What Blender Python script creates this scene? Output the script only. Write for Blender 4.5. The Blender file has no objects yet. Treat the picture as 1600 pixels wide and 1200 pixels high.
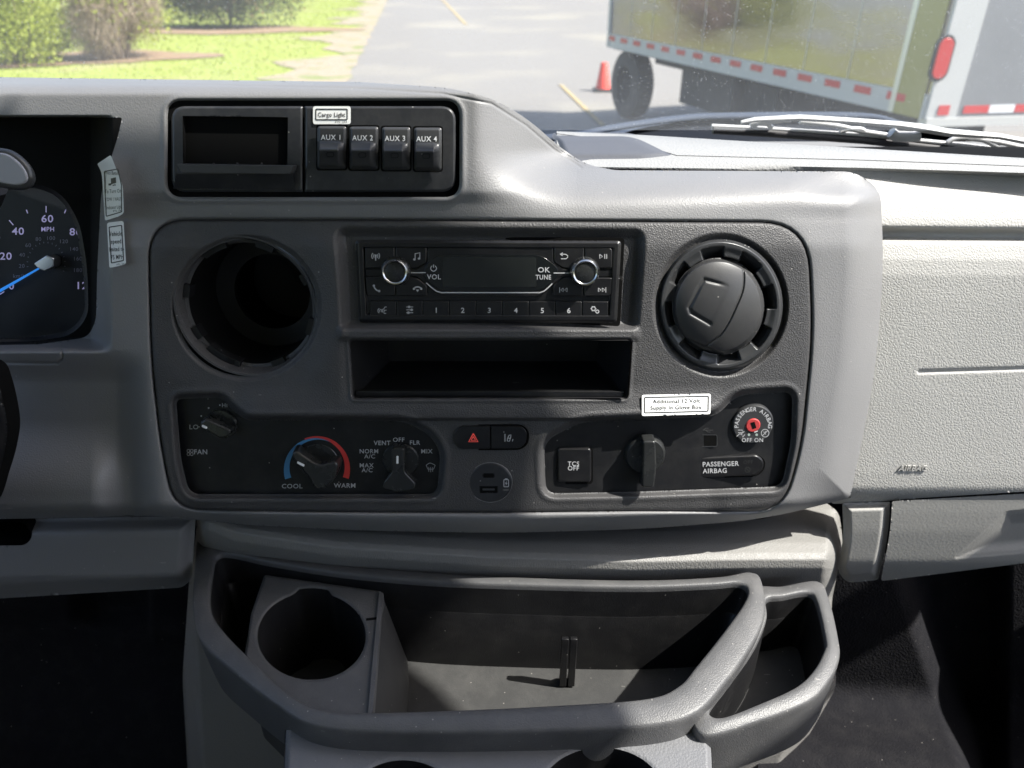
import bpy, bmesh, math, random
import numpy as np
from mathutils import Vector
R = math.radians
rng = random.Random(7)
npr = np.random.RandomState(5)

# ------------------------------------------------------------------ camera, world, sun, exposure
CAMZ = 1.9
FPX = 1150.0          # focal length in pixels of a 1600 px wide frame
PITCH = R(30.0)
sc = bpy.context.scene
cam_d = bpy.data.cameras.new('camera'); cam = bpy.data.objects.new('camera', cam_d)
sc.collection.objects.link(cam); sc.camera = cam
cam.location = (0, 0, CAMZ); cam.rotation_euler = (R(90) - PITCH, 0, 0)
cam_d.sensor_width = 36.0; cam_d.lens = FPX / 1600 * 36.0
cam_d.clip_start = 0.02; cam_d.clip_end = 800
cam_d.dof.use_dof = True; cam_d.dof.focus_distance = 0.55; cam_d.dof.aperture_fstop = 8.5

SUN_AZ, SUN_EL = R(100), R(52)          # azimuth from straight ahead (+Y) towards the right (+X)
w = bpy.data.worlds.new('World'); sc.world = w; w.use_nodes = True
nt = w.node_tree; bg = nt.nodes['Background']
sky = nt.nodes.new('ShaderNodeTexSky'); sky.sky_type = 'NISHITA'; sky.sun_disc = False
sky.dust_density = 2.0; sky.ozone_density = 0.6; sky.air_density = 0.9; sky.sun_elevation = SUN_EL; sky.sun_rotation = SUN_AZ
nt.links.new(sky.outputs[0], bg.inputs[0]); bg.inputs[1].default_value = 0.15
sd = bpy.data.lights.new('sun', 'SUN'); so = bpy.data.objects.new('sun', sd); sc.collection.objects.link(so)
sd.energy = 5.0; sd.angle = R(0.6); sd.color = (1.0, 0.965, 0.91)
sdir = Vector((math.cos(SUN_EL) * math.sin(SUN_AZ), math.cos(SUN_EL) * math.cos(SUN_AZ), math.sin(SUN_EL)))
so.rotation_euler = sdir.to_track_quat('Z', 'Y').to_euler(); so.location = (3, 0, 6)
sc.view_settings.view_transform = 'Standard'; sc.view_settings.look = 'None'
sc.view_settings.exposure = 1.2; sc.view_settings.gamma = 1
sc.cycles.use_denoising = True; sc.cycles.max_bounces = 8; sc.cycles.transparent_max_bounces = 12
sc.cycles.caustics_reflective = False; sc.cycles.caustics_refractive = False
sc.cycles.sample_clamp_indirect = 6

# ------------------------------------------------------------------ pixel (of the 1600x1200 survey) -> point on a real plane
C0 = np.array([0, 0, CAMZ])
TILT = R(12)                                   # the dash face leans back by 12 degrees
N = np.array([0, -math.cos(TILT), math.sin(TILT)]); V = np.array([0, math.sin(TILT), math.cos(TILT)]); U = np.array([1., 0, 0])
def rays(px, py):
    px = np.asarray(px, float); py = np.asarray(py, float); px, py = np.broadcast_arrays(px, py)
    x = (px - 800) / FPX; yc = -(py - 600) / FPX
    return np.stack([x, math.cos(PITCH) + math.sin(PITCH) * yc, -math.sin(PITCH) + math.cos(PITCH) * yc], -1)
_d = rays(763, 440); O = C0 + _d / np.linalg.norm(_d) * 0.522
def PW(px, py, wmm=0.0):                        # on the plane parallel to the dash face, wmm millimetres in front of it
    d = rays(px, py); wm = np.asarray(wmm, float) * 0.001
    t = (wm + (O - C0) @ N) / (d @ N)
    return C0 + d * t[..., None]
def PZ(px, py, z):                              # on a horizontal plane z metres relative to the eye
    d = rays(px, py); t = np.asarray(z, float) / d[..., 2]; return C0 + d * t[..., None]
def PY(px, py, y):                              # on an upright cross plane y metres ahead
    d = rays(px, py); t = np.asarray(y, float) / d[..., 1]; return C0 + d * t[..., None]
MMPX = 0.454                                    # mm per survey pixel at the dash

# ------------------------------------------------------------------ object helpers
COL = sc.collection
def thing(name, label, cat, loc=(0, 0, 0), group=None, kind=None):
    o = bpy.data.objects.new(name, None); COL.objects.link(o); o.location = loc; o.empty_display_size = 0.05
    o['label'] = label; o['category'] = cat
    if group: o['group'] = group
    if kind: o['kind'] = kind
    return o
def tag(o, label, cat, group=None, kind=None):
    if label: o['label'] = label
    if cat: o['category'] = cat
    if group: o['group'] = group
    if kind: o['kind'] = kind
    return o
WORLDLOC = {}
def wloc(o):
    return np.array(WORLDLOC.get(o.name, o.location)) if o is not None else np.zeros(3)
def build(name, verts, faces, mat, parent=None, smooth=True, angle=None, bevel=0, segs=2, solid=0, mats=None, fmat=None):
    verts = np.asarray(verts, float).reshape(-1, 3)
    me = bpy.data.meshes.new(name)
    if parent is None:
        org = verts.mean(0) if len(verts) else np.zeros(3)
    else:
        org = wloc(parent)
    lv = verts - org
    if isinstance(faces, np.ndarray):
        nf, k = faces.shape
        me.vertices.add(len(lv)); me.vertices.foreach_set('co', lv.astype(np.float32).ravel())
        me.loops.add(nf * k); me.loops.foreach_set('vertex_index', faces.astype(np.int32).ravel())
        me.polygons.add(nf); me.polygons.foreach_set('loop_start', np.arange(0, nf * k, k, dtype=np.int32))
        me.polygons.foreach_set('loop_total', np.full(nf, k, dtype=np.int32))
        me.update(calc_edges=True)
    else:
        me.from_pydata([tuple(v) for v in lv], [], faces); me.update()
    me.validate()
    if mats:
        for m in mats: me.materials.append(m)
        if fmat is not None: me.polygons.foreach_set('material_index', np.asarray(fmat, dtype=np.int32))
    elif mat: me.materials.append(mat)
    if smooth:
        me.polygons.foreach_set('use_smooth', np.ones(len(me.polygons), dtype=bool))
        if angle: me.set_sharp_from_angle(angle=R(angle))
    o = bpy.data.objects.new(name, me); COL.objects.link(o)
    if parent is not None:
        o.parent = parent; WORLDLOC[o.name] = tuple(org)
    else:
        o.location = tuple(org); WORLDLOC[o.name] = tuple(org)
    if solid:
        s = o.modifiers.new('thick', 'SOLIDIFY'); s.thickness = solid; s.offset = -1
    if bevel:
        b = o.modifiers.new('bevel', 'BEVEL'); b.width = bevel; b.segments = segs; b.limit_method = 'ANGLE'; b.angle_limit = R(35); b.use_clamp_overlap = True
    return o
def orient(verts, faces):                        # make normals consistent (outwards) for closed pieces
    bm = bmesh.new(); vs = [bm.verts.new(tuple(v)) for v in verts]
    for f in faces:
        try: bm.faces.new([vs[i] for i in f])
        except ValueError: pass
    bmesh.ops.recalc_face_normals(bm, faces=bm.faces); bm.verts.index_update()
    v = np.array([x.co[:] for x in bm.verts]); f = [[x.index for x in p.verts] for p in bm.faces]; bm.free()
    return v, f

# ------------------------------------------------------------------ 2D helpers (survey pixels)
def ss(a, b, x):
    t = np.clip((x - a) / (b - a), 0, 1); return t * t * (3 - 2 * t)
def rpoly(pts, r=6, n=6):                        # polygon with rounded corners
    out = []; m = len(pts)
    for i in range(m):
        p = np.array(pts[i][:2], float); a = np.array(pts[i - 1][:2], float); b = np.array(pts[(i + 1) % m][:2], float)
        rr = pts[i][2] if len(pts[i]) > 2 else r
        da, db = a - p, b - p; la, lb = np.linalg.norm(da), np.linalg.norm(db)
        c = min(rr, la * .48, lb * .48); s = p + da / la * c; e = p + db / lb * c
        for k in range(n + 1):
            t = k / n; out.append((1 - t) ** 2 * s + 2 * t * (1 - t) * p + t * t * e)
    return np.array(out)
def rrect(x0, y0, x1, y1, r=6, n=6): return rpoly([(x0, y0), (x1, y0), (x1, y1), (x0, y1)], r, n)
def circ(cx, cy, rx, ry=None, n=64, a0=0):
    a = np.linspace(0, 2 * np.pi, n, endpoint=False) + a0; return np.stack([cx + rx * np.cos(a), cy + (ry or rx) * np.sin(a)], -1)
def sdf(poly, x, y):                             # negative inside
    poly = np.asarray(poly, float); d2 = np.full(x.shape, 1e12); s = np.zeros(x.shape, bool); n = len(poly)
    for i in range(n):
        ax, ay = poly[i - 1]; bx, by = poly[i]
        ex, ey = bx - ax, by - ay; L = ex * ex + ey * ey
        if L < 1e-12: continue
        t = np.clip(((x - ax) * ex + (y - ay) * ey) / L, 0, 1)
        dx, dy = x - ax - ex * t, y - ay - ey * t; d2 = np.minimum(d2, dx * dx + dy * dy)
        c = ((ay > y) != (by > y)); xi = ax + (y - ay) * ex / (ey if abs(ey) > 1e-9 else 1e-9)
        s ^= (c & (x < xi))
    d = np.sqrt(d2); return np.where(s, -d, d)
def dline(pts, x, y):
    d2 = np.full(x.shape, 1e12)
    for (ax, ay), (bx, by) in zip(pts[:-1], pts[1:]):
        ex, ey = bx - ax, by - ay; L = ex * ex + ey * ey
        t = np.clip(((x - ax) * ex + (y - ay) * ey) / L, 0, 1)
        d2 = np.minimum(d2, (x - ax - ex * t) ** 2 + (y - ay - ey * t) ** 2)
    return np.sqrt(d2)
def cmr(pts, n=8, closed=True):                  # Catmull-Rom through points (any dimension)
    p = np.asarray(pts, float); m = len(p); out = []
    rngi = range(m) if closed else range(m - 1)
    for i in rngi:
        if closed: a, b, c, d = p[i - 1], p[i], p[(i + 1) % m], p[(i + 2) % m]
        else: a, b, c, d = p[max(i - 1, 0)], p[i], p[i + 1], p[min(i + 2, m - 1)]
        for k in range(n):
            t = k / n
            out.append(.5 * ((2 * b) + (-a + c) * t + (2 * a - 5 * b + 4 * c - d) * t * t + (-a + 3 * b - 3 * c + d) * t ** 3))
    if not closed: out.append(p[-1])
    return np.array(out)

def relief(name, outline, wf, mat, parent=None, step=1.5, proj=PW, holes=(), mask=None, back=None, **kw):
    """surface over the area inside outline (survey px) whose offset comes from wf(x, y); edge vertices snap to the outlines"""
    outline = np.asarray(outline, float)
    x0, y0 = outline.min(0) - step; x1, y1 = outline.max(0) + step
    gx = np.arange(x0, x1 + step, step); gy = np.arange(y0, y1 + step, step)
    X, Y = np.meshgrid(gx, gy)
    def field(x, y):
        d = sdf(outline, x, y)
        for h in holes: d = np.maximum(d, -sdf(h, x, y))
        return d
    D = field(X, Y)
    near = np.abs(D) < step * 0.75
    xn, yn = X[near], Y[near]
    for _ in range(2):
        e = 0.2; dn = field(xn, yn)
        gxn = (field(xn + e, yn) - dn) / e; gyn = (field(xn, yn + e) - dn) / e; g = np.maximum(gxn ** 2 + gyn ** 2, .25)
        mv = dn / g; mv = np.clip(mv, -step, step); xn = xn - mv * gxn; yn = yn - mv * gyn
    X[near] = xn; Y[near] = yn
    ny, nx = X.shape
    W = wf(X, Y); P = proj(X, Y, W)
    idx = np.arange(ny * nx).reshape(ny, nx)
    q = np.stack([idx[:-1, :-1], idx[1:, :-1], idx[1:, 1:], idx[:-1, 1:]], -1).reshape(-1, 4)
    cx = X.ravel()[q].mean(1); cy = Y.ravel()[q].mean(1)
    # snapped vertices count as on the edge
    Dz = D.copy(); Dz[near] = 0
    keep = (Dz.ravel()[q].max(1) <= 1e-6) & (field(cx, cy) < 0)
    q = q[keep]; used = np.unique(q); remap = -np.ones(ny * nx, int); remap[used] = np.arange(len(used))
    return build(name, P.reshape(-1, 3)[used], remap[q], mat, parent, **kw)

def fill(name, polys, mat, wmm=0.0, parent=None, proj=PW):       # flat filled outlines in one mesh (each convex or simple)
    vs, fs = [], []
    for p in polys:
        b = len(vs); p = np.asarray(p, float)
        vs += list(proj(p[:, 0], p[:, 1], wmm)); fs.append(list(range(b, b + len(p))))
    return build(name, vs, fs, mat, parent, smooth=False)
def strokes(polys, lw):                                          # list of polylines -> quads (px)
    out = []
    for pl in polys:
        pl = np.asarray(pl, float)
        t = np.gradient(pl, axis=0); t /= np.maximum(np.linalg.norm(t, axis=1, keepdims=True), 1e-9)
        n = np.stack([-t[:, 1], t[:, 0]], -1) * lw / 2
        L, Rr = pl + n, pl - n
        for i in range(len(pl) - 1): out.append([L[i], L[i + 1], Rr[i + 1], Rr[i]])
    return out
def arc(cx, cy, r, a0, a1, n=14, ry=None):
    a = np.radians(np.linspace(a0, a1, n)); return np.stack([cx + r * np.cos(a), cy - (ry or r) * np.sin(a)], -1)
def prism(name, outline, wtop, wbot, mat, parent=None, taper=1.0, bevel=.0006, proj=PW, shift=(0, 0), hole=None, segs=3, sag=0):
    """solid block: outline (px) at height wtop, sides running straight back along the dash normal"""
    o = np.asarray(outline, float); n = len(o)
    top = PW(o[:, 0], o[:, 1], wtop); c = top.mean(0)
    bot = c + (top - c) * taper - N * (wtop - wbot) * .001
    v = np.vstack([top, bot]); f = [list(range(n)), list(range(2 * n - 1, n - 1, -1))]
    f += [[i, (i + 1) % n, n + (i + 1) % n, n + i] for i in range(n)]
    v, f = orient(v, f)
    return build(name, v, f, mat, parent, smooth=True, angle=32, bevel=bevel, segs=segs)
def lathe(name, px, py, wref, prof, mat, parent=None, n=72, axis=None, arc_=None, squash=1.0, mats=None, ms=None, angle=30):
    """prof: [(radius m, height m relative to the reference point)], turned about the dash normal"""
    c = PW(px, py, wref); A = N if axis is None else np.asarray(axis, float); A = A / np.linalg.norm(A)
    u = np.cross([0, 0, 1.], A); u /= np.linalg.norm(u); v = np.cross(A, u)
    a = np.linspace(0, 2 * np.pi, n, endpoint=False); vs, fs, fm = [], [], []
    for r, h in prof:
        vs += [c + (u * math.cos(t) + v * math.sin(t) * squash) * r + A * h for t in a]
    for j in range(len(prof) - 1):
        for i in range(n):
            fs.append([j * n + i, j * n + (i + 1) % n, (j + 1) * n + (i + 1) % n, (j + 1) * n + i]); fm.append(ms[j] if ms else 0)
    for j in (0, len(prof) - 1):
        if prof[j][0] < 1e-5: continue
    if prof[-1][0] > 1e-4 and prof[-1][1] is not None and False: pass
    return build(name, vs, fs, mat, parent, smooth=True, angle=angle, mats=mats, fmat=fm if mats else None)
def loft(name, loops, mat, parent=None, closed=True, cap=None, **kw):
    loops = [np.asarray(l, float) for l in loops]; n = len(loops[0]); vs = np.vstack(loops); fs = []
    for j in range(len(loops) - 1):
        for i in range(n if closed else n - 1):
            k = (i + 1) % n; fs.append([j * n + i, j * n + k, (j + 1) * n + k, (j + 1) * n + i])
    if cap == 'end': fs.append([(len(loops) - 1) * n + i for i in range(n)])
    return build(name, vs, fs, mat, parent, **kw)
def box(name, c, s, mat, parent=None, bevel=0.0, rotz=0):
    x, y, z = [k / 2 for k in s]; ca, sa = math.cos(rotz), math.sin(rotz)
    v = [(c[0] + a * x * ca - b * y * sa, c[1] + a * x * sa + b * y * ca, c[2] + d * z) for a in (-1, 1) for b in (-1, 1) for d in (-1, 1)]
    f = [(0, 1, 3, 2), (4, 6, 7, 5), (0, 4, 5, 1), (2, 3, 7, 6), (0, 2, 6, 4), (1, 5, 7, 3)]
    return build(name, v, f, mat, parent, smooth=False, bevel=bevel)
def tube(name, pts, r, mat, parent=None, n=10, flat=1.0):
    pts = np.asarray(pts, float); vs, fs = [], []
    rr = np.broadcast_to(np.asarray(r, float), (len(pts),))
    for i, p in enumerate(pts):
        t = pts[min(i + 1, len(pts) - 1)] - pts[max(i - 1, 0)]; t = t / np.linalg.norm(t)
        a = np.cross(t, [0, 0.05, 1.]); a /= np.linalg.norm(a); b = np.cross(t, a)
        for k in range(n):
            q = 2 * math.pi * k / n; vs.append(p + (a * math.cos(q) + b * math.sin(q) * flat) * rr[i])
    for i in range(len(pts) - 1):
        for k in range(n): fs.append([i * n + k, i * n + (k + 1) % n, (i + 1) * n + (k + 1) % n, (i + 1) * n + k])
    fs.append(list(range(n - 1, -1, -1))); fs.append([(len(pts) - 1) * n + k for k in range(n)])
    v, f = orient(vs, fs)
    return build(name, v, f, mat, parent, smooth=True, angle=50)
_TXT = {}
def text_px(s, px, py, size, rot=0, align='CENTER', sx=1.0, bold=0.0, spacing=1.10):
    bold = bold * .6 + (.010 if size > 5.95 else .004); size = size * 1.06
    """flat lettering as (verts2d, faces) in survey px; size = cap height in px; (px, py) the middle of the caps"""
    key = (s, bold, spacing)
    if key not in _TXT:
        cu = bpy.data.curves.new('t', 'FONT'); cu.body = s; cu.size = 1; cu.offset = bold; cu.space_character = spacing; cu.resolution_u = 3
        ob = bpy.data.objects.new('t', cu); COL.objects.link(ob)
        dg = bpy.context.evaluated_depsgraph_get(); me = bpy.data.meshes.new_from_object(ob.evaluated_get(dg))
        v = np.array([x.co[:2] for x in me.vertices]); f = [list(p.vertices) for p in me.polygons]
        bpy.data.objects.remove(ob); bpy.data.curves.remove(cu); bpy.data.meshes.remove(me); _TXT[key] = (v, f)
    v, f = _TXT[key]; v = v.copy(); CAP = 0.70
    w0, w1 = v[:, 0].min(), v[:, 0].max()
    if align == 'CENTER': v[:, 0] -= (w0 + w1) / 2
    elif align == 'RIGHT': v[:, 0] -= w1
    else: v[:, 0] -= w0
    v[:, 1] -= CAP / 2; k = size / CAP; x = v[:, 0] * k * sx; y = -v[:, 1] * k
    c, q = math.cos(R(rot)), math.sin(R(rot))
    return np.stack([px + x * c - y * q, py + x * q + y * c], -1), f
def lettering(name, items, mat, wmm, parent, polys=(), proj=PW, warp=None):
    """items: text_px tuples or dict args; polys: extra flat polygons in px; all in one flat mesh"""
    vs, fs = [], []
    for it in items:
        v, f = text_px(**it) if isinstance(it, dict) else text_px(*it)
        b = len(vs); vs += [tuple(q) for q in v]; fs += [[i + b for i in p] for p in f]
    for p in polys:
        b = len(vs); vs += [tuple(q) for q in p]; fs.append(list(range(b, b + len(p))))
    v = np.array(vs)
    if warp: v = warp(v)
    ww = wmm(v[:, 0], v[:, 1]) if callable(wmm) else wmm
    P = proj(v[:, 0], v[:, 1], ww)
    return build(name, P, fs, mat, parent, smooth=False)

# ------------------------------------------------------------------ materials
def nodes(name):
    m = bpy.data.materials.new(name); m.use_nodes = True; t = m.node_tree; return m, t, t.nodes['Principled BSDF']
def rgb(c): return (c[0], c[1], c[2], 1) if hasattr(c, '__len__') else (c, c, c, 1)
def plain(name, col, rough=.5, metal=0, spec=.5, emit=None, es=0, coat=0):
    m, t, b = nodes(name); b.inputs['Base Color'].default_value = rgb(col); b.inputs['Roughness'].default_value = rough
    b.inputs['Metallic'].default_value = metal; b.inputs['Specular IOR Level'].default_value = spec; b.inputs['Coat Weight'].default_value = coat
    if emit: b.inputs['Emission Color'].default_value = rgb(emit); b.inputs['Emission Strength'].default_value = es
    return m
def plastic(name, col, rough=.5, grain=700, bump=.25, spec=.5, dust=.25, coarse=0, stretch=(1, 1, 1), mott=.06, dist=.0006):
    """moulded plastic: embossed grain, faint mottling, dust specks and short light scuffs"""
    m, t, b = nodes(name); L = t.links.new
    tc = t.nodes.new('ShaderNodeTexCoord'); geo = t.nodes.new('ShaderNodeNewGeometry')
    mp = t.nodes.new('ShaderNodeMapping'); mp.inputs['Scale'].default_value = stretch; L(geo.outputs['Position'], mp.inputs[0])
    n1 = t.nodes.new('ShaderNodeTexNoise'); n1.inputs['Scale'].default_value = 14; n1.inputs['Detail'].default_value = 6; L(geo.outputs['Position'], n1.inputs[0])
    # base colour: tiny mottling
    cr = t.nodes.new('ShaderNodeMix'); cr.data_type = 'RGBA'
    c = np.array(rgb(col)[:3]); cr.inputs['A'].default_value = rgb(c * (1 - mott)); cr.inputs['B'].default_value = rgb(c * (1 + mott))
    L(n1.outputs['Fac'], cr.inputs['Factor'])
    # specks
    v = t.nodes.new('ShaderNodeTexVoronoi'); v.inputs['Scale'].default_value = 170; L(geo.outputs['Position'], v.inputs[0])
    lt = t.nodes.new('ShaderNodeMath'); lt.operation = 'LESS_THAN'; lt.inputs[1].default_value = .09; L(v.outputs['Distance'], lt.inputs[0])
    sp = t.nodes.new('ShaderNodeSeparateColor'); L(v.outputs['Color'], sp.inputs[0])
    g = t.nodes.new('ShaderNodeMath'); g.operation = 'GREATER_THAN'; g.inputs[1].default_value = 1 - dust * .35; L(sp.outputs[0], g.inputs[0])
    mu = t.nodes.new('ShaderNodeMath'); mu.operation = 'MULTIPLY'; L(lt.outputs[0], mu.inputs[0]); L(g.outputs[0], mu.inputs[1])
    # a thin dust film that varies in patches
    n2 = t.nodes.new('ShaderNodeTexNoise'); n2.inputs['Scale'].default_value = 45; n2.inputs['Detail'].default_value = 8; n2.inputs['Roughness'].default_value = .7; L(geo.outputs['Position'], n2.inputs[0])
    mr = t.nodes.new('ShaderNodeMapRange'); mr.inputs[1].default_value = .45; mr.inputs[2].default_value = .85; mr.inputs[3].default_value = 0; mr.inputs[4].default_value = dust * .12; L(n2.outputs['Fac'], mr.inputs[0])
    ad = t.nodes.new('ShaderNodeMath'); ad.operation = 'MAXIMUM'; ad.use_clamp = True
    m3 = t.nodes.new('ShaderNodeMath'); m3.operation = 'MULTIPLY'; m3.inputs[1].default_value = .55; L(mu.outputs[0], m3.inputs[0])
    # short light scratches
    ms_ = t.nodes.new('ShaderNodeMapping'); ms_.inputs['Scale'].default_value = (22, 150, 150); ms_.inputs['Rotation'].default_value = (.2, .5, .6); L(geo.outputs['Position'], ms_.inputs[0])
    vs_ = t.nodes.new('ShaderNodeTexVoronoi'); vs_.inputs['Scale'].default_value = 1.0; L(ms_.outputs[0], vs_.inputs[0])
    l2 = t.nodes.new('ShaderNodeMath'); l2.operation = 'LESS_THAN'; l2.inputs[1].default_value = .07; L(vs_.outputs['Distance'], l2.inputs[0])
    s2 = t.nodes.new('ShaderNodeSeparateColor'); L(vs_.outputs['Color'], s2.inputs[0])
    g2 = t.nodes.new('ShaderNodeMath'); g2.operation = 'GREATER_THAN'; g2.inputs[1].default_value = 1 - dust * .16; L(s2.outputs[1], g2.inputs[0])
    mm2 = t.nodes.new('ShaderNodeMath'); mm2.operation = 'MULTIPLY'; L(l2.outputs[0], mm2.inputs[0]); L(g2.outputs[0], mm2.inputs[1])
    mm3 = t.nodes.new('ShaderNodeMath'); mm3.operation = 'MULTIPLY'; mm3.inputs[1].default_value = .4; L(mm2.outputs[0], mm3.inputs[0])
    mxx = t.nodes.new('ShaderNodeMath'); mxx.operation = 'MAXIMUM'; L(mm3.outputs[0], mxx.inputs[0]); L(mr.outputs[0], mxx.inputs[1])
    L(m3.outputs[0], ad.inputs[0]); L(mxx.outputs[0], ad.inputs[1])
    c2 = t.nodes.new('ShaderNodeMix'); c2.data_type = 'RGBA'; c2.inputs['B'].default_value = (.42, .40, .37, 1)
    L(ad.outputs[0], c2.inputs['Factor']); L(cr.outputs['Result'], c2.inputs['A']); L(c2.outputs['Result'], b.inputs['Base Color'])
    rr = t.nodes.new('ShaderNodeMapRange'); rr.inputs[3].default_value = rough * .88; rr.inputs[4].default_value = min(1, rough * 1.15); L(n2.outputs['Fac'], rr.inputs[0]); L(rr.outputs[0], b.inputs['Roughness'])
    b.inputs['Specular IOR Level'].default_value = spec
    if bump:
        nz = t.nodes.new('ShaderNodeTexNoise'); nz.inputs['Scale'].default_value = grain * .55; nz.inputs['Detail'].default_value = 3; L(mp.outputs[0], nz.inputs[0])
        vo = t.nodes.new('ShaderNodeTexVoronoi'); vo.feature = 'SMOOTH_F1' if not coarse else 'DISTANCE_TO_EDGE'; vo.inputs['Scale'].default_value = grain
        mx = t.nodes.new('ShaderNodeMix'); mx.data_type = 'VECTOR'; mx.inputs['Factor'].default_value = .0022 if coarse else .0006
        L(mp.outputs[0], mx.inputs['A']); L(nz.outputs['Color'], mx.inputs['B'])
        va = t.nodes.new('ShaderNodeVectorMath'); va.operation = 'MULTIPLY_ADD'; va.inputs[1].default_value = (.0025,) * 3 if coarse else (.0008,) * 3
        L(nz.outputs['Color'], va.inputs[0]); L(mp.outputs[0], va.inputs[2]); L(va.outputs[0], vo.inputs[0])
        h = vo.outputs['Distance']
        if coarse:
            mr2 = t.nodes.new('ShaderNodeMapRange'); mr2.inputs[2].default_value = .25; L(h, mr2.inputs[0])
            ad2 = t.nodes.new('ShaderNodeMath'); ad2.operation = 'MULTIPLY_ADD'; ad2.inputs[1].default_value = .5; L(nz.outputs['Fac'], ad2.inputs[0]); L(mr2.outputs[0], ad2.inputs[2]); h = ad2.outputs[0]
        bp = t.nodes.new('ShaderNodeBump'); bp.inputs['Strength'].default_value = bump; bp.inputs['Distance'].default_value = dist; L(h, bp.inputs['Height']); L(bp.outputs[0], b.inputs['Normal'])
    return m
M = {}
M['fascia'] = plastic('charcoal grained plastic', (.185, .184, .186), .47, 1000, .5, .5, .3, mott=.05, dist=.0003)
M['bezel'] = plastic('dark grained bezel plastic', (.054, .053, .054), .5, 1050, .6, .45, .35, mott=.05)
M['lgrey'] = plastic('light grey leather grained plastic', (.40, .392, .372), .6, 400, .34, .45, .1, coarse=1, dist=.0005)
M['mgrey'] = plastic('mid grey leather grained plastic', (.24, .234, .222), .5, 500, .4, .45, .15, coarse=1, dist=.0005, stretch=(1, 1, .6))
M['sgrey'] = plastic('smooth light grey plastic', (.30, .295, .28), .55, 500, .2, .4, .1)
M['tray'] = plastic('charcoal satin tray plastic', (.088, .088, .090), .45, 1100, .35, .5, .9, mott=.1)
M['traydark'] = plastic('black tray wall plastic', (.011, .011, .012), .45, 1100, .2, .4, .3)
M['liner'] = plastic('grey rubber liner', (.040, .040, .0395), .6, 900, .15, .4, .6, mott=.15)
M['black'] = plastic('matt black panel plastic', (.008, .0083, .0095), .45, 1500, .1, .35, .3)
M['gloss'] = plastic('satin black plastic', (.009, .009, .010), .3, 1500, .03, .45, .3)
M['switch'] = plastic('satin dark switch plastic', (.042, .043, .045), .3, 1500, .05, .5, .35)
M['flap'] = plastic('satin vent plastic', (.040, .040, .041), .42, 1500, .05, .5, .3)
M['auxp'] = plastic('satin charcoal insert', (.024, .025, .028), .36, 1500, .05, .5, .8)  # black plastic lightened for the sun on the AUX insert
M['knob'] = plastic('soft black knob plastic', (.020, .021, .021), .27, 1500, .04, .5, .3)
M['void'] = plain('black void', .004, .9, spec=.1); M['duct'] = plain('black duct plastic', .006, .5, spec=.3); M['recess'] = plain('shade black recess', .006, .85, spec=.12)
M['display'] = plain('dark display glass', (.006, .007, .007), .12, spec=.6)
M['chrome'] = plain('chrome ring', (.52, .52, .52), .2, 1)
M['ink'] = plain('pale printed ink', (.50, .50, .51), .5)
M['inkdim'] = plain('dim printed ink', (.40, .40, .41), .5)
M['white'] = plain('white mark', (.8, .8, .8), .4)
M['paper'] = plain('white sticker paper', (.88, .88, .86), .4)
M['blackink'] = plain('black sticker ink', (.012, .012, .012), .5)
M['red'] = plain('red ink', (.60, .045, .04), .4)
M['redhub'] = plain('red plastic', (.50, .055, .055), .35)
M['blue'] = plain('blue scale ink', (.06, .22, .42), .4)
M['needle'] = plain('blue needle', (.02, .22, .70), .4, emit=(.03, .3, 1), es=.25)
M['gauge'] = plain('gauge numerals', (.50, .46, .68), .5, emit=(.55, .5, .9), es=.12)
M['gaugedim'] = plain('gauge small numerals', (.22, .21, .27), .5)
M['gaugeface'] = plain('gauge face', (.007, .008, .011), .5, spec=.4)
M['grey'] = plain('grey lever cap', (.32, .32, .35), .45)
M['lamp'] = plain('indicator window', (.35, .42, .38), .4)
M['carpet'] = plastic('dark carpet', (.010, .010, .012), .95, 500, .35, .1, .2, dist=.003)
M['metal'] = plain('bare metal', (.6, .6, .6), .3, 1)
M['dashtop'] = plastic('pale grey dash top', (.30, .30, .295), .8, 600, .8, .2, .5)  # even pale grey with dust specks
M['dashpad'] = plastic('grey dash pad', (.09, .095, .11), .7, 700, .3, .3, .3)

# ------------------------------------------------------------------ DASHBOARD
dash = thing('dashboard', 'charcoal and light grey van dashboard with grained centre fascia and passenger airbag panel', 'dashboard', tuple(PW(800, 800, 0)))
FASC = rpoly([(-45, 120, 1), (250, 124, 2), (560, 128, 2), (700, 137, 20), (775, 155, 30), (830, 190, 30), (872, 228, 25), (915, 257, 22), (960, 266, 10),
              (1335, 268, 20), (1376, 296, 30), (1381, 420, 60), (1368, 580, 60), (1345, 700, 60), (1328, 778, 8), (1190, 812, 60), (1000, 827, 60), (780, 833, 60),
              (560, 829, 60), (380, 820, 40), (250, 806, 20), (-45, 812, 1)], 4, 8)
BEZ = rpoly([(232, 343, 62), (560, 343), (900, 345), (1262, 347, 75), (1270, 520, 60), (1252, 700, 60), (1222, 800, 50), (1000, 798, 30), (760, 801, 30), (560, 800, 30), (272, 797, 45), (252, 700, 40), (236, 560, 60)], 6, 8)
VENTL = circ(385, 481, 110, 107, 90)
SLOT = rrect(548, 533, 984, 622, 5)
SLOT = rpoly([(547, 532), (985, 532), (979, 622), (552, 622)], 5)
RADIO = rpoly([(555, 375), (971, 376), (964, 505), (561, 504)], 7)
RREC = rpoly([(528, 360, 16), (1003, 364, 16), (992, 512, 8), (538, 510, 8)], 8)
CLIM = rpoly([(275, 624, 10), (346, 621, 14), (362, 640, 12), (384, 657, 16), (632, 658, 20), (672, 680, 20), (688, 706, 18), (683, 772, 16), (296, 772, 18), (283, 720, 20)], 8)
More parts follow.
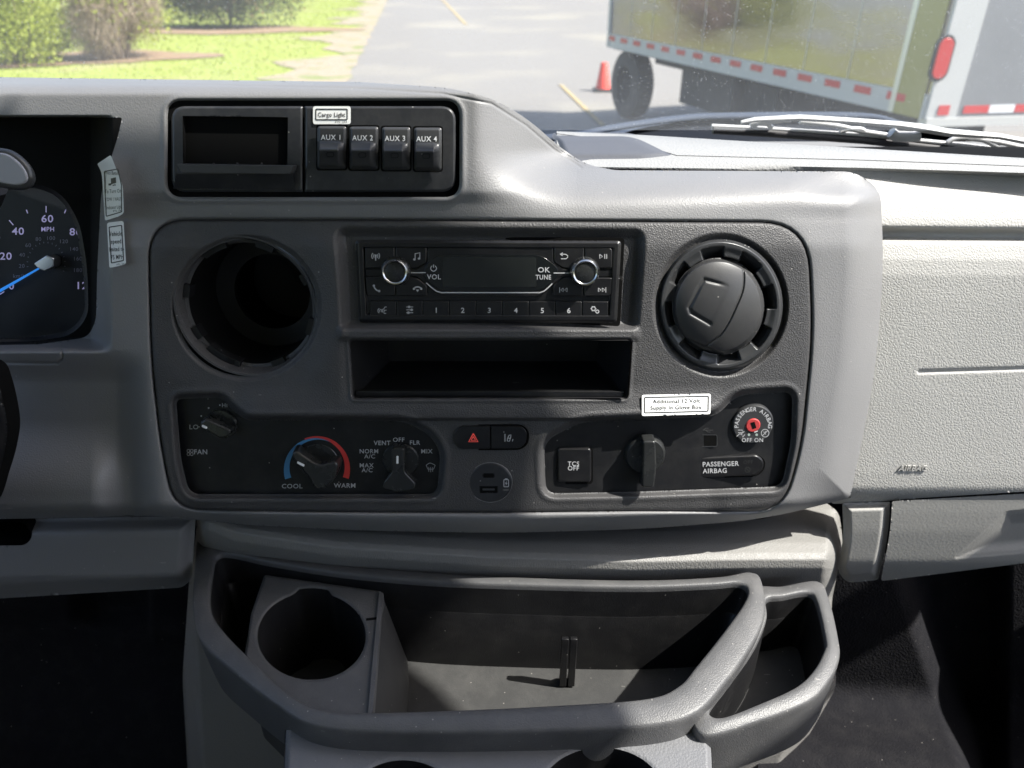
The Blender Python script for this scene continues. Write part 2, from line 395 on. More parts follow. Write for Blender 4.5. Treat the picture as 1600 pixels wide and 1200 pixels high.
CTRL = rpoly([(850, 690, 20), (905, 660, 22), (1120, 651, 20), (1150, 618, 20), (1238, 612, 16), (1236, 690, 20), (1221, 760, 16), (1000, 768, 10), (853, 771, 18)], 8)
AUXP = rrect(262, 158, 718, 308, 24, 10)
GAUGE = rpoly([(-60, 300, 20), (0, 292, 20), (50, 284, 30), (95, 300, 30), (124, 345, 30), (137, 420, 40), (138, 495, 20), (112, 524, 20), (60, 533, 20), (-60, 536, 5)], 10)
def CV(x): return np.where(np.asarray(x, float) > 640, 20., 7.) * ((np.asarray(x, float) - 640) / 520.) ** 2      # the dash face bows towards the driver and turns away on the right
def si(y, xk, yk, s=5.0):                        # smooth profile through knots
    g = np.arange(xk[0] - 40, xk[-1] + 40, 1.0); v = np.interp(g, xk, yk); k = np.exp(-.5 * (np.arange(-20, 21) / s) ** 2); k /= k.sum()
    v = np.convolve(np.pad(v, 20, mode='edge'), k, 'valid'); return np.interp(y, g, v)
def Wd(x, y):
    shelf = si(y, [240, 262, 268, 285, 305, 320, 343, 385, 500], [-82, -62, -52, -31, -15, -9, -5, 0, 0], 7)
    pod = si(y, [100, 118, 122, 127, 134, 146, 300, 318, 343, 385], [-110, -62, -46, -28, -14, -6, 0, -3, -5, 0], 3)
    m = ss(738, 905, x); m = m * ss(350, 290, y) + (1 - ss(350, 290, y)) * m
    wv = pod * (1 - m) + shelf * m
    wv = wv - 4 * ss(60, 0, np.abs(x - 238)) * ss(340, 200, y) * 0
    # seam line on the hood top
    sl = dline([(-50, 127), (250, 131), (560, 138), (690, 146), (768, 162), (822, 196), (865, 233), (908, 262)], x, y)
    wv = wv - 1.0 * np.exp(-(sl / 1.6) ** 2)
    wv = wv - CV(x) * ss(200, 345, y)
    d = sdf(FASC, x, y)
    ex = ss(1230, 1330, x) * ss(262, 300, y)
    wv = wv - 22 * np.clip(1 + d / 60, 0, 1) ** 2 * ex
    wv = wv - 20 * np.clip(1 + d / 26, 0, 1) ** 2 * ss(770, 812, y)
    # left: the fascia falls away beside the bezel, then into the instrument recess
    L = ss(228, 150, x)
    low = ss(545, 600, y)
    wv = wv - 12 * ss(235, 180, x) * low + 0
    wv = wv + (22 * ss(655, 770, y)) * ss(215, 140, x) + 8 * ss(600, 780, y) * ss(300, 235, x) * ss(200, 260, x)
    rec = ss(177, 141, x) * ss(180.5, 184, y) * ss(552, 527, y)
    wv = wv - 52 * rec
    # seams round the column cover and hinge lines lower left
    sm = dline([(-50, 566), (60, 568), (90, 568), (98, 560), (97, 540)], x, y)
    wv = wv - 2.0 * np.exp(-(sm / 1.5) ** 2)
    # bezel joint
    b = sdf(BEZ, x, y)
    wv = wv - 3.2 * np.exp(-(b / 1.9) ** 2) - .9 * np.exp(-np.abs(b) / 5)
    ins = ss(3, -3, b)
    # aux pod opening edge
    a = sdf(AUXP, x, y); wv = wv + .8 * np.exp(-(a - 6) ** 2 / 18) - 2.2 * ss(4, 0, a)
    # radio recess with the ledge below it
    r = sdf(RREC, x, y)
    wv = wv - (8 * ss(10, -12, r)) * ss(520, 505, y)
    led = ss(507, 519, y) * ss(536, 524, y) * ss(522, 536, x) * ss(1004, 988, x)
    wv = wv + 3.5 * led
    # soft hollow left and right of the radio
    wv = wv + 2.2 * ss(470, 520, x) * ss(548, 528, x) * ss(350, 400, y) * ss(640, 600, y)
    s = sdf(SLOT, x, y); wv = wv + .9 * np.exp(-((s - 4) / 3.) ** 2) - 3.0 * ss(3, 0, s)
    # rounded brow under the pocket, step down to the lower zone
    br = ss(600, 652, y) * ss(657, 653.5, y) * ss(355, 400, x) * ss(1150, 1105, x)
    wv = wv + 4.5 * br - 2.2 * ss(652, 658, y) * ins * ss(352, 400, x) * ss(1150, 1105, x)
    for p, dep in ((CLIM, 6), (CTRL, 6)):
        q = sdf(p, x, y); wv = wv - dep * ss(9, 0, q) + .7 * np.exp(-((q - 12) / 4.) ** 2)
    v = sdf(VENTL, x, y); wv = wv - 3 * ss(9, 0, v) - 5 * ss(50, 0, v) * .5
    v = np.sqrt(((x - 1126) / 98.) ** 2 + ((y - 477) / 104.) ** 2); wv = wv - 5 * ss(1.10, .99, v)
    return wv
RV = circ(1126, 477, 97, 103, 90)
LINE = rpoly([(-60, 183), (191, 183.5, 4), (184, 215, 20), (170, 258, 20), (158, 300, 20), (152, 420), (150, 500, 10), (138, 527, 20), (60, 538), (-60, 540)], 4)
relief('fascia', FASC, Wd, M['fascia'], dash, holes=[BEZ, AUXP, LINE], step=1.5)
relief('cluster_recess', LINE, Wd, M['recess'], dash, holes=[GAUGE], step=1.5)  # deep shade of the recess painted in as near black
relief('center_bezel', BEZ, Wd, M['bezel'], dash, holes=[VENTL, SLOT, RADIO, CLIM, CTRL, RV], step=1.4)
# pocket below the radio: floor, back, sides as one moulded box
def boxwell(name, outline, wfront, depth, mat, parent, shrink=(.97, .9), lift=0.0):
    o = np.asarray(outline, float); f = PW(o[:, 0], o[:, 1], wfront); c = f.mean(0)
    b = f - N * depth * .001; cb = b.mean(0); b = cb + ((b - cb) @ U)[:, None] * U * shrink[0] + ((b - cb) @ V)[:, None] * V * shrink[1] + V * lift
    return loft(name, [f, f * .5 + b * .5, b], mat, parent, cap='end', angle=40)
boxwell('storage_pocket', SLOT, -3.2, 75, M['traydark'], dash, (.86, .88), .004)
lip = prism('pocket_lip', rpoly([(556, 611), (975, 612), (975, 620), (556, 620)], 2), -5, -9, M['gloss'], dash, bevel=.0004)
# left vent opening: a tube with clips and an inner duct rim
tb = lathe('vent_socket', 384, 481, -7.0, [(.0515, .0005), (.0500, .0002), (.0484, -.003), (.0475, -.010), (.0452, -.011), (.0448, -.030), (.0440, -.060), (.036, -.085), (.034, -.12), (.0, -.125)], None, dash, n=96, mats=[M['bezel'], M['duct']], ms=[0, 0, 0, 0, 1, 1, 1, 1, 1])
cc = PW(385, 481, -7.4)
for a0, a1 in ((105, 128), (62, 78), (20, 30), (-28, -12), (-75, -62), (-105, -118), (200, 212), (222, 250), (160, 172)):
    k = 8; n = k + 1; vsx, fsx = [], []
    for h in (-.006, -.016):
        for rad in (.0480, .0435):
            for i in range(n):
                t = R(a0 + (a1 - a0) * i / k); vsx.append(cc + (U * math.cos(t) + V * math.sin(t)) * rad + N * h)
    for i in range(k):
        fsx += [[i, i + 1, n + i + 1, n + i], [n + i, n + i + 1, 3 * n + i + 1, 3 * n + i]]
    fsx += [[0, n, 3 * n, 2 * n], [n - 1, 2 * n - 1, 4 * n - 1, 3 * n - 1]]
    build('retaining_clip', vsx, fsx, M['black'], tb, smooth=False)
lathe('duct_rim', 385, 481, -7.4, [(.0438, -.058), (.030, -.060), (.030, -.066), (.0438, -.07)], M['duct'], tb, n=72)

# passenger side
PASS = rpoly([(1300, 262), (1660, 275), (1660, 778), (1600, 768), (1440, 778), (1330, 787), (1300, 787)], 2)
def Wp(x, y):
    k = (x - 1380) * .04
    yy = y - k * ss(500, 280, y) * .3
    wv = -24 + si(yy, [255, 276, 283, 290, 300, 320, 340, 352, 357, 361, 370, 374, 378, 388, 405, 430, 470, 620, 740, 762, 772, 782, 800],
                   [-80, -74, -71, -68, -61, -52, -47, -45, -46, -55, -56, -50, -46, -44, -41, -39, -38.5, -38, -38, -38.5, -41, -50, -70], 1.8)
    g = dline([(1436, 581), (1660, 574)], x, y); wv = wv - 2.2 * np.exp(-(g / 2.4) ** 2)
    return wv
relief('passenger_airbag_panel', PASS, Wp, M['lgrey'], dash, step=2.0)
lt_w = lambda x, y: Wp(x, y) + .9
def emb(items, name, mat, w0, w1, parent, shear=0.0):            # embossed letters with thickness
    vs, fs = [], []
    for it in items:
        v, f = text_px(*it); b = len(vs); n = len(v)
        v[:, 0] -= (v[:, 1] - it[2]) * shear
        t = PW(v[:, 0], v[:, 1], w1); bb = t - N * (w1 - w0) * .001
        vs += list(t) + list(bb); fs += [[i + b for i in p] for p in f]
        ed = {}
        for p in f:
            for i in range(len(p)):
                e = (p[i], p[(i + 1) % len(p)])
                if (e[1], e[0]) in ed: del ed[(e[1], e[0])]
                else: ed[e] = 1
        fs += [[b + e[0], b + e[1], b + n + e[1], b + n + e[0]] for e in ed]
    return build(name, vs, fs, mat, parent, smooth=False)
emb([('AIRBAG', 1427, 732, 7.6, 0, 'CENTER', 1.02, .015)], 'airbag_lettering', M['lgrey'], -62.5, -60.6, dash, .35)
# glove box
GB = rpoly([(1394, 783), (1660, 768), (1660, 872), (1600, 880), (1376, 908, 6), (1386, 860, 20), (1392, 820, 20)], 3)
TR = rpoly([(1492, 872, 4), (1572, 800, 6), (1660, 792), (1660, 858)], 3)
def Wg(x, y):
    wv = si(y, [765, 785, 800, 830, 880, 910], [-66, -68, -69, -72, -80, -98])
    t = sdf(TR, x, y); return wv - 7 * ss(1.5, -22, t) - .8 * ss(2, -1, t)
gb = relief('glove_box_door', GB, Wg, M['sgrey'], dash, step=1.6)
GS = rpoly([(1316, 786), (1391, 784), (1389, 822, 20), (1383, 862, 20), (1372, 906, 5), (1322, 911, 14), (1308, 890, 10), (1318, 840, 20)], 3)
relief('glove_box_side_panel', GS, lambda x, y: si(y, [765, 785, 800, 830, 880, 912], [-66, -68, -69, -72, -80, -98]) - 8 * ss(-14, 0, sdf(GS, x, y)), M['sgrey'], dash, step=1.6)
# driver knee panel below the fascia
KN = rpoly([(-50, 812), (306, 806), (300, 905, 14), (285, 918, 8), (-50, 938)], 2)
relief('knee_panel', KN, lambda x, y: np.interp(y, [800, 840, 900, 940], [-45, -42, -44, -60]) - 10 * ss(25, 0, -sdf(KN, x, y)) , M['fascia'], dash, step=2.5,
       holes=[rpoly([(-55, 815), (38, 815, 10), (52, 838, 14), (40, 852, 10), (-55, 853)], 4)])
boxwell('knee_panel_recess', rpoly([(-55, 815), (38, 815, 10), (52, 838, 14), (40, 852, 10), (-55, 853)], 4), -42, 60, M['void'], dash)
ux = np.linspace(-45, 1330, 60); uy = np.interp(ux, [-45, 250, 380, 560, 780, 1000, 1190, 1330], [811, 805, 819, 828, 832, 826, 811, 777])
loft('underside', [PW(ux, uy, Wd(ux, uy)), PW(ux, uy, Wd(ux, uy)) - N * .02 - V * .001, PW(ux, uy, Wd(ux, uy)) - N * .22], M['void'], dash, closed=False)
hx = np.linspace(-45, 940, 90); hy = np.interp(hx, [-45, 250, 560, 700, 775, 830, 872, 915, 940], [120.5, 124.5, 128.5, 138, 157, 192, 230, 258, 264])
H0 = PW(hx, hy + 1.5, Wd(hx, hy + 1.5)); H1 = H0.copy(); H1[:, 1] += .015; H1[:, 2] -= np.interp(hx, [180, 260], [.012, .07])
loft('hood_rear_slope', [H0, H0 * .9 + H1 * .1 + np.array([0, 0, -.002]), H1], M['fascia'], dash, closed=False)
rx = PW(np.array([1372.]), np.array([400.]), -34.)[0]
# top of the dash: padded edge strip and the pale sheet that runs to the glass
ZT = -.1425
xs = np.linspace(870, 1660, 60)
def row(xk, yk): return np.interp(xs, xk, yk)
r0 = row([870, 905, 930, 1131, 1342, 1660], [240, 258, 264, 267, 269, 286])
r1 = row([870, 905, 930, 1131, 1342, 1660], [233, 252, 256, 258, 262, 272])
r2 = row([870, 1000, 1056, 1342, 1660], [207, 222, 241, 248, 260])
E = [PY(xs, r0 + 1, .602), PY(xs, r0 - 1, .596), PY(xs, (r0 * .6 + r1 * .4), .596), PZ(xs, r1, ZT - .001)]
yy1 = E[-1][:, 1]
E += [PZ(xs, r1 * .7 + r2 * .3, ZT), PZ(xs, r2, ZT), PZ(xs, r2 - .8, ZT) - np.array([0, 0, .006])]
loft('dash_top_edge', E, M['dashtop'], dash, closed=False, angle=60)
rf_ = row([870, 1005, 1600, 1660], [205, 211, 247, 251])
loft('dash_top', [PZ(xs, r2 + 1.5, ZT + .0005), PZ(xs, rf_, ZT + .0005), PZ(xs, rf_ - .4, ZT) - np.array([0, 0, .02])], M['dashtop'], dash, closed=False)
box('dash_light_stop', (.45, .70, CAMZ - .176), (1.3, .21, .006), M['void'], dash)  # plates added to keep daylight from leaking in behind the dash
box('dash_light_stop', (-.60, .72, CAMZ - .125), (.8, .17, .006), M['void'], dash)
hump = rpoly([(860, 207, 10), (990, 207, 40), (1030, 226, 40), (1066, 245, 30), (1010, 252), (880, 252)], 14)
hz = lambda x, y: ZT + .0015
relief('dash_top_pad', hump, lambda x, y: ZT + .003 - .004 * ss(-14, 0, sdf(hump, x, y)), M['dashpad'], dash, proj=PZ, step=2)
fill('defroster_slot', [rpoly([(1142, 236), (1200, 238), (1236, 243), (1146, 243)], 2)], M['void'], ZT - .002, dash, proj=PZ)
# carcass behind the faces so nothing is hollow from the side
box('dash_carcass', (0, .72, CAMZ - .32), (1.9, .10, .28), M['void'], dash)
# ------------------------------------------------------------------ AUX pod: storage cubby + switch panel
cub = thing('storage_cubby', 'open black cubby with ribbed floor and ledge, left of the four AUX switches', 'storage cubby', tuple(PW(370, 300, 0)))
CUBF = rpoly([(268, 166, 22), (473, 166, 1), (473, 300, 1), (268, 300, 24)], 2, 8)
CUBH = rpoly([(285, 181), (450, 183), (449, 262), (286, 260)], 2)
gap = relief('seal_gap', rrect(259, 155, 721, 311, 25, 10), lambda x, y: -7 + 0 * x, M['void'], dash, step=4)
relief('face', CUBF, lambda x, y: -3.2 - 1.5 * ss(-3, 0, sdf(CUBF, x, y)), M['auxp'], cub, holes=[CUBH], step=1.5)
o_ = np.asarray(CUBH); f0 = PW(o_[:, 0], o_[:, 1], -3.2); b0 = f0 - N * .045; cb = b0.mean(0); b0 = cb + (b0 - cb) * np.array([.93, .9, .85])
loft('pocket', [f0, b0], M['void'], cub, cap='end', angle=40)
for xk in (341, 378, 416):
    a = PW([xk - 10, xk, xk - 8, xk - 18], [262, 262, 232, 238], [-5, -5, -32, -32])
    a = [PW(xk - 9, 262, -5), PW(xk - 9, 256, -5), PW(xk, 228, -38), PW(xk, 238, -38)]
    vv_ = np.array(a + [p + U * .0012 for p in a])
    build('floor_rib', vv_, [(0, 1, 2, 3), (7, 6, 5, 4), (0, 4, 5, 1), (1, 5, 6, 2), (2, 6, 7, 3)], M['switch'], cub, smooth=False)  # paler plastic paints in the light caught by ribs and ledge
prism('ledge', rpoly([(276, 256), (458, 259), (455, 270), (448, 272), (284, 270)], 2), 7, -6, M['switch'], cub, bevel=.0008)
LS = rpoly([(278, 262), (457, 265), (461, 297), (270, 295)], 2)
relief('ledge_apron', LS, lambda x, y: np.interp(y, [262, 271, 292, 297], [2, 4, -1.5, -3.0]), M['auxp'], cub, step=1.5)
sp = thing('switch_panel', 'black auxiliary switch panel carrying four rockers marked AUX 1 to AUX 4', 'switch panel', tuple(PW(595, 300, 0)))
SWF = rpoly([(476, 166, 1), (712, 166, 24), (712, 300, 24), (476, 300, 1)], 2, 8)
relief('face', SWF, lambda x, y: -3.0 - 1.5 * ss(-3, 0, sdf(SWF, x, y)), M['auxp'], sp, step=1.5)
for i, (xa, xb) in enumerate(((496, 541), (546, 591), (597, 641), (647, 690))):
    y0 = 197 + i * .8; bl = rrect(xa - 2, y0 - 2.5, xb + 2, y0 + 69.5, 5)
    well = fill('socket', [bl], M['void'], -2.85, sp)
    RK = rrect(xa, y0, xb, y0 + 67, 5)
    def Wr(x, y, xa=xa, xb=xb, y0=y0, RK=RK):
        b = 1.5 + 1.2 * np.sin(np.clip((y - y0) / 67, 0, 1) * np.pi) - 1.8 * ss(-4, 0, sdf(RK, x, y))
        t = y - y0
        nub = np.interp(t, [22, 25, 36, 38, 60, 66], [0, .8, 8.0, 8.4, 2.8, 0])
        side = ss(xa - 1, xa + 3, x) * ss(xb - 1, xb - 12, x)
        side = np.minimum(ss(xa - 2, xa + 3, x), np.clip((xb - 2 - x) / 11, 0, 1))
        return b + nub * side
    rk = relief('rocker_switch', RK, Wr, M['switch'], sp, step=1.0)
    tag(rk, 'rocker marked AUX %d' % (i + 1), None)
    cxm = (xa + xb) / 2
    lettering('lettering', [('AUX %d' % (i + 1), cxm - 2, y0 + 17.5, 7.6, 0, 'CENTER', .92, .006)], M['white'], lambda x, y, f=Wr: f(x, y) + .45, rk)
    lettering('indicator_lens', [], M['gloss'], lambda x, y, f=Wr: f(x, y) + .3, rk, polys=strokes([np.vstack([rrect(cxm - 8, y0 + 41, cxm + 3, y0 + 48, 3), rrect(cxm - 8, y0 + 41, cxm + 3, y0 + 48, 3)[:1]])], 1.1))
# stickers
def fitplane(outline, off, f=None):
    f = f or Wd
    x0, y0 = outline.min(0); x1, y1 = outline.max(0); X, Y = np.meshgrid(np.linspace(x0, x1, 12), np.linspace(y0, y1, 12)); ins = sdf(outline, X, Y) < 1
    X, Y = X[ins], Y[ins]; w_ = f(X, Y); A = np.stack([X, Y, np.ones_like(X)], 1); c, *_ = np.linalg.lstsq(A, w_, rcond=None)
    k = max(0, float((w_ - A @ c).max())) + off
    return lambda x, y: c[0] * x + c[1] * y + c[2] + k
def sticker(name, label, outline, border, w0, items, parent_off=None, lw=1.6, wf=None, extra=()):
    t = thing(name, label, 'sticker', tuple(PW(outline[:, 0].mean(), outline[:, 1].max(), w0)), group='white printed stickers')
    if wf == 'fit': wf = fitplane(outline, .25)
    g = (lambda k: (lambda x, y: wf(x, y) + k)) if wf else (lambda k: (lambda x, y: w0 + k + 0 * x))
    relief('paper', outline, g(0), M['paper'], t, step=1.5)
    pl = strokes([np.vstack([border, border[:1]])], lw)
    lettering('print', items, M['blackink'], g(.22), t, polys=list(pl) + list(extra))
    return t
sticker('sticker', 'small white Cargo Light sticker above the AUX 1 and AUX 2 rockers', rrect(489, 166, 548, 194, 4), rrect(493.5, 170.5, 542.5, 187, 1.5), -2.2,
        [('Cargo Light', 518, 179.0, 6.4, 0, 'CENTER', .84, .006), ('PTL 263', 533, 190.6, 2.4, 0, 'CENTER', 1.4, 0)])
sticker('sticker', 'wide white Additional 12 Volt Supply In Glove Box sticker below the round vent', rpoly([(1003, 617), (1110.5, 615), (1110, 647), (1003, 650)], 3), rpoly([(1007, 621), (1107, 619), (1106.5, 642.5), (1007, 645)], 2), 5.5,
        [('Additional 12 Volt', 1057, 626.5, 5.9, -1, 'CENTER', 1.0, .006), ('Supply In Glove Box', 1056.5, 636.5, 5.9, -1, 'CENTER', .98, .006)],
        wf='fit')
S1 = rpoly([(152, 256, 2), (173, 242, 3), (181, 262, 8), (192, 290, 8), (193.5, 333, 4), (186, 338, 2), (164, 345, 3), (161, 300, 8), (159, 270, 8)], 3)
fp1 = fitplane(S1, .3)
def curl(x, y): return fp1(x, y) + 9 * ss(285, 242, y) ** 1.5
sticker('sticker', 'peeling white tow haul indicator sticker with curled top corner beside the speedometer', S1, rpoly([(163, 268), (184, 264), (189.5, 288), (190, 331), (166, 338), (164, 300)], 1.5), 0,
        [('Press Button', 175, 270, 5.2, 4, 'CENTER', .50, .004), ('To Turn On', 176.5, 298.5, 5.6, -3, 'CENTER', .55, .004), ('TOW / HAUL', 177.5, 311, 5.2, -3, 'CENTER', .53, .004), ('Indicator Light', 178.5, 323.5, 5.2, -5, 'CENTER', .47, .004), ('PTL 242', 184, 329.5, 2.6, -3, 'CENTER', 1, 0)],
        wf=curl, extra=[np.array([(173, 279), (181, 277), (181.5, 286), (173.5, 288)]), np.array([(169.5, 287), (174, 286), (174, 289.5), (169.5, 290)]), circ(177, 289.5, 1.2, n=8), circ(179.6, 289, 1.2, n=8)])
sticker('sticker', 'white Vehicle speed limited to 75 MPH sticker, lower one beside the speedometer', rpoly([(167, 348), (193, 345), (197, 413), (171, 419)], 4), rpoly([(170.5, 355), (190, 352), (193, 407), (174, 411)], 1.5), 0,
        [('Vehicle', 180.5, 365, 6.4, -3, 'CENTER', .66, .004), ('speed', 181.3, 377, 6.4, -3, 'CENTER', .66, .004), ('limited to', 182, 389, 6.4, -3, 'CENTER', .55, .004), ('75 MPH', 183, 401.5, 6.4, -3, 'CENTER', .58, .004), ('PTL 241', 189, 413, 2.6, -5, 'CENTER', 1, 0)], wf='fit')

# ------------------------------------------------------------------ CAR RADIO
rad = thing('car_radio', 'slim black car radio with two chrome ringed knobs and blank display', 'car radio', tuple(PW(763, 504, -9)))
WR = -7.0
bx_ = RADIO
relief('bezel_frame', RADIO, lambda x, y: WR + 1.2 + 1.6 * ss(0, -5, sdf(RADIO, x, y)) - 2.6 * ss(-11, -14, sdf(RADIO, x, y)), M['gloss'], rad, step=1.2)
relief('housing', rpoly([(550, 370), (976, 371), (969, 510), (556, 509)], 6), lambda x, y: -11 + 0 * x, M['void'], rad, step=5)
KL, KR = (617, 425), (915, 426)
def key(poly, label, items=(), polys=(), wt=WR + 2.6, name='button', mat='gloss', ink='ink', bevel=.0008):
    k = prism(name, poly, wt, wt - 3.2, M[mat], rad, bevel=bevel, segs=2)
    if label: tag(k, label, None)
    if items or len(polys): lettering('symbol', items, M[ink], wt + .12, k, polys=polys)
    return k
def quad(*p, r=2): return rpoly(list(p), r, 4)
# four corner keys each side
key(quad((570, 386.5, 4), (616.5, 386.5), (616.7, 419), (570.5, 419)), 'aerial button, upper left', polys=strokes([arc(587, 400, 3.4, -50, 50), arc(587, 400, 3.4, 130, 230), arc(587, 400, 6.2, -45, 45), arc(587, 400, 6.2, 135, 225)], 1.1) + [circ(587, 399.5, 1.7, n=12), np.array([(586.2, 400), (587.8, 400), (587.8, 407), (586.2, 407)])])
key(quad((618, 386.5), (666.5, 387), (666.7, 411), (650, 419.5, 6), (618, 419)), 'music note button', polys=strokes([[(648.6, 405), (648.6, 396.5), (656, 394.8), (656, 403.5)]], 1.4) + [circ(647.4, 405.4, 2.1, 1.7, n=12), circ(654.8, 404, 2.1, 1.7, n=12)])
key(quad((571, 433), (617, 433), (617.5, 462.5), (573, 462.5, 6)), 'answer call button', polys=strokes([[(584, 446.5), (585.3, 450), (588.5, 453.4), (592.5, 455)]], 1.9) + [circ(584.2, 446.5, 1.9, n=10), circ(592.4, 454.8, 1.9, n=10)])
key(quad((619, 433), (650, 433.5, 6), (667, 446, 4), (667, 463), (619, 462.5)), 'end call button', polys=strokes([arc(652.5, 452.5, 6.0, 25, 155, ry=4.2)], 2.0) + [circ(646.8, 451.2, 1.9, n=10), circ(658.2, 451.2, 1.9, n=10), np.array([(650, 452.5), (655, 452.5), (652.5, 456.5)])])
key(quad((866, 387), (912.5, 387), (912.3, 419.5), (880, 419.5, 6), (865.5, 410)), 'back button', polys=strokes([[(877, 397.3), (884, 397.3), (887, 399.5), (887, 402), (884.5, 404.3), (876.5, 404.3)]], 1.3) + [np.array([(874.6, 397.3), (879.2, 394.2), (879.2, 400.4)])])
key(quad((914, 387), (957, 387.5, 6), (957, 419), (914, 419.5)), 'play and pause button', polys=strokes([[(937, 397.4), (937, 404), (941.4, 400.7), (937, 397.4)], [(945, 397), (945, 404.4)], [(948, 397), (948, 404.4)]], 1.2))
key(quad((880, 434, 6), (912, 434), (911, 463), (864, 463), (864, 446, 4)), 'previous track button', polys=strokes([[(874.4, 449), (874.4, 457)], [(880, 450), (876, 453), (880, 456), (880, 450)], [(886, 450), (882, 453), (886, 456), (886, 450)]], 1.1))
key(quad((913.5, 434), (956.5, 434), (955, 463, 6), (912.5, 463)), 'next track button', polys=strokes([[(935, 450), (939, 453), (935, 456), (935, 450)], [(941, 450), (945, 453), (941, 456), (941, 450)], [(946.6, 449), (946.6, 457)]], 1.1))
key(quad((571, 420.5), (604, 420.5), (604, 431.5), (571, 431.5), r=1), None, mat='black', name='side_strip', wt=WR + 1.6)
key(quad((926, 421), (957, 421), (957, 432.5), (926, 432.5), r=1), None, mat='black', name='side_strip', wt=WR + 1.6)
DSP = rpoly([(668.5, 387), (864, 387), (864, 409, 3), (880, 420.5, 3), (890, 422), (890, 431), (880, 433, 3), (862, 446, 8), (850, 457, 10), (845, 463), (686, 463), (668.5, 446, 8), (652, 432, 3), (640, 431), (640, 421), (652, 420.5, 3), (668.5, 410, 3)], 3, 4)
dp = prism('display_surround', DSP, WR + 2.2, WR - 1, M['gloss'], rad, bevel=.0004)
SCR = rpoly([(683, 398, 14), (846, 398, 14), (872, 419, 14), (872, 433, 14), (845, 456, 16), (690, 456, 16), (662, 434, 14), (662, 419, 14)], 6)
scr = prism('display', SCR, WR + 2.9, WR + 2, M['display'], rad, bevel=.0003)
fill('screen', [rrect(692, 402, 838, 448, 2)], plain('blank lcd', (.016, .018, .017), .25), WR + 3.1, scr)
lettering('lettering', [('VOL', 678, 432.5, 7.2, 0, 'CENTER', .98, .012), ('OK', 850, 421.5, 7.4, 0, 'CENTER', 1.1, .012), ('TUNE', 849, 433, 6.8, 0, 'CENTER', .86, .012)], M['ink'], WR + 3.15, scr,
          polys=strokes([arc(677.5, 419.3, 4.4, 120, 420, 20), [(677.5, 413.5), (677.5, 418.5)]], 1.2))
fill('trim_line', strokes([[(666, 442), (674, 449), (682, 455), (690, 457.2), (843, 457.2), (850, 455), (857, 449), (863, 443)]], 1.7), M['ink'], WR + 3.2, scr)
for q_ in ([(640, 426), (665, 426)], [(865, 426.6), (890, 426.6)]): fill('knob_mark', strokes([q_], 1.5), M['ink'], WR + 3.2, scr)
# row of nine narrow keys
xb0, xb1 = 578, 951; nb = 9; ks = [('voice button', []), ('equaliser button', []), ('preset 1', '1'), ('preset 2', '2'), ('preset 3', '3'), ('preset 4', '4'), ('preset 5', '5'), ('preset 6', '6'), ('settings button', [])]
relief('button_well', rpoly([(572, 468), (955, 469), (954, 499), (573, 498)], 3), lambda x, y: WR - .9 + 0 * x, M['void'], rad, step=4)
for i in range(nb):
    a = xb0 + (xb1 - xb0) * i / nb; b = xb0 + (xb1 - xb0) * (i + 1) / nb; c = (a + b) / 2; y0 = 470.5 + i * .1
    it, po = [], []
    if isinstance(ks[i][1], str): it = [(ks[i][1], c, y0 + 14, 7.4, 0, 'CENTER', 1.05, .014)]
    elif i == 0: po = strokes([arc(c - 4, y0 + 15, 1.8, -60, 240), arc(c - 4, y0 + 15, 4.2, 120, 240), arc(c - 4, y0 + 15, 3.4, -50, 50), [(c + 3.5, y0 + 8.5), (c + .5, y0 + 12.5), (c + 2, y0 + 14.5), (c + 1, y0 + 17), (c + 1.6, y0 + 19.5), (c + 4.6, y0 + 19)], [(c + 3.5, y0 + 9.5), (c + 5.5, y0 + 9)], [(c + 2.4, y0 + 14.5), (c + 5.2, y0 + 14)]], 1.0)
    elif i == 1: po = strokes([[(c - 5.5, y0 + 9), (c + 5.5, y0 + 9)], [(c - 5.5, y0 + 13.5), (c + 5.5, y0 + 13.5)], [(c - 5.5, y0 + 18), (c + 5.5, y0 + 18)]], 1.0) + [circ(c - 1, y0 + 9, 2, n=10), circ(c + 3, y0 + 13.5, 2, n=10), circ(c - 2, y0 + 18, 2, n=10)]
    else: po = strokes([arc(c - 3, y0 + 11, 3.0, 0, 360, 20), arc(c + 3, y0 + 15.5, 2.4, 0, 360, 20)], 1.5) + [p for t in range(0, 360, 60) for p in strokes([[(c - 3 + 3 * math.cos(R(t)), y0 + 11 + 3 * math.sin(R(t))), (c - 3 + 4.6 * math.cos(R(t)), y0 + 11 + 4.6 * math.sin(R(t)))]], 1.2)]
    key(quad((a + .6, y0), (b - .6, y0), (b - .7, y0 + 26), (a + .5, y0 + 26), r=1.5), ks[i][0], it, po, wt=WR + 2.2)
for i, (kx, ky) in enumerate((KL, KR)):
    kb = lathe('volume_knob' if i == 0 else 'tuning_knob', kx - .5, ky + .5, WR + 9, [(0, .0), (.0062, 0), (.0068, -.0003), (.0070, -.0012)], M['knob'], rad, n=64)
    lathe('chrome_ring', kx - .5, ky + .5, WR + 9, [(.0068, -.0012), (.0074, .0006), (.0084, .0009), (.0093, -.0002), (.0101, -.003)], M['chrome'], kb, n=72, angle=60)
    lathe('knob_skirt', kx - .5, ky + .5, WR + 9, [(.0101, -.003), (.0105, -.005), (.0108, -.011)], M['knob'], kb, n=64)

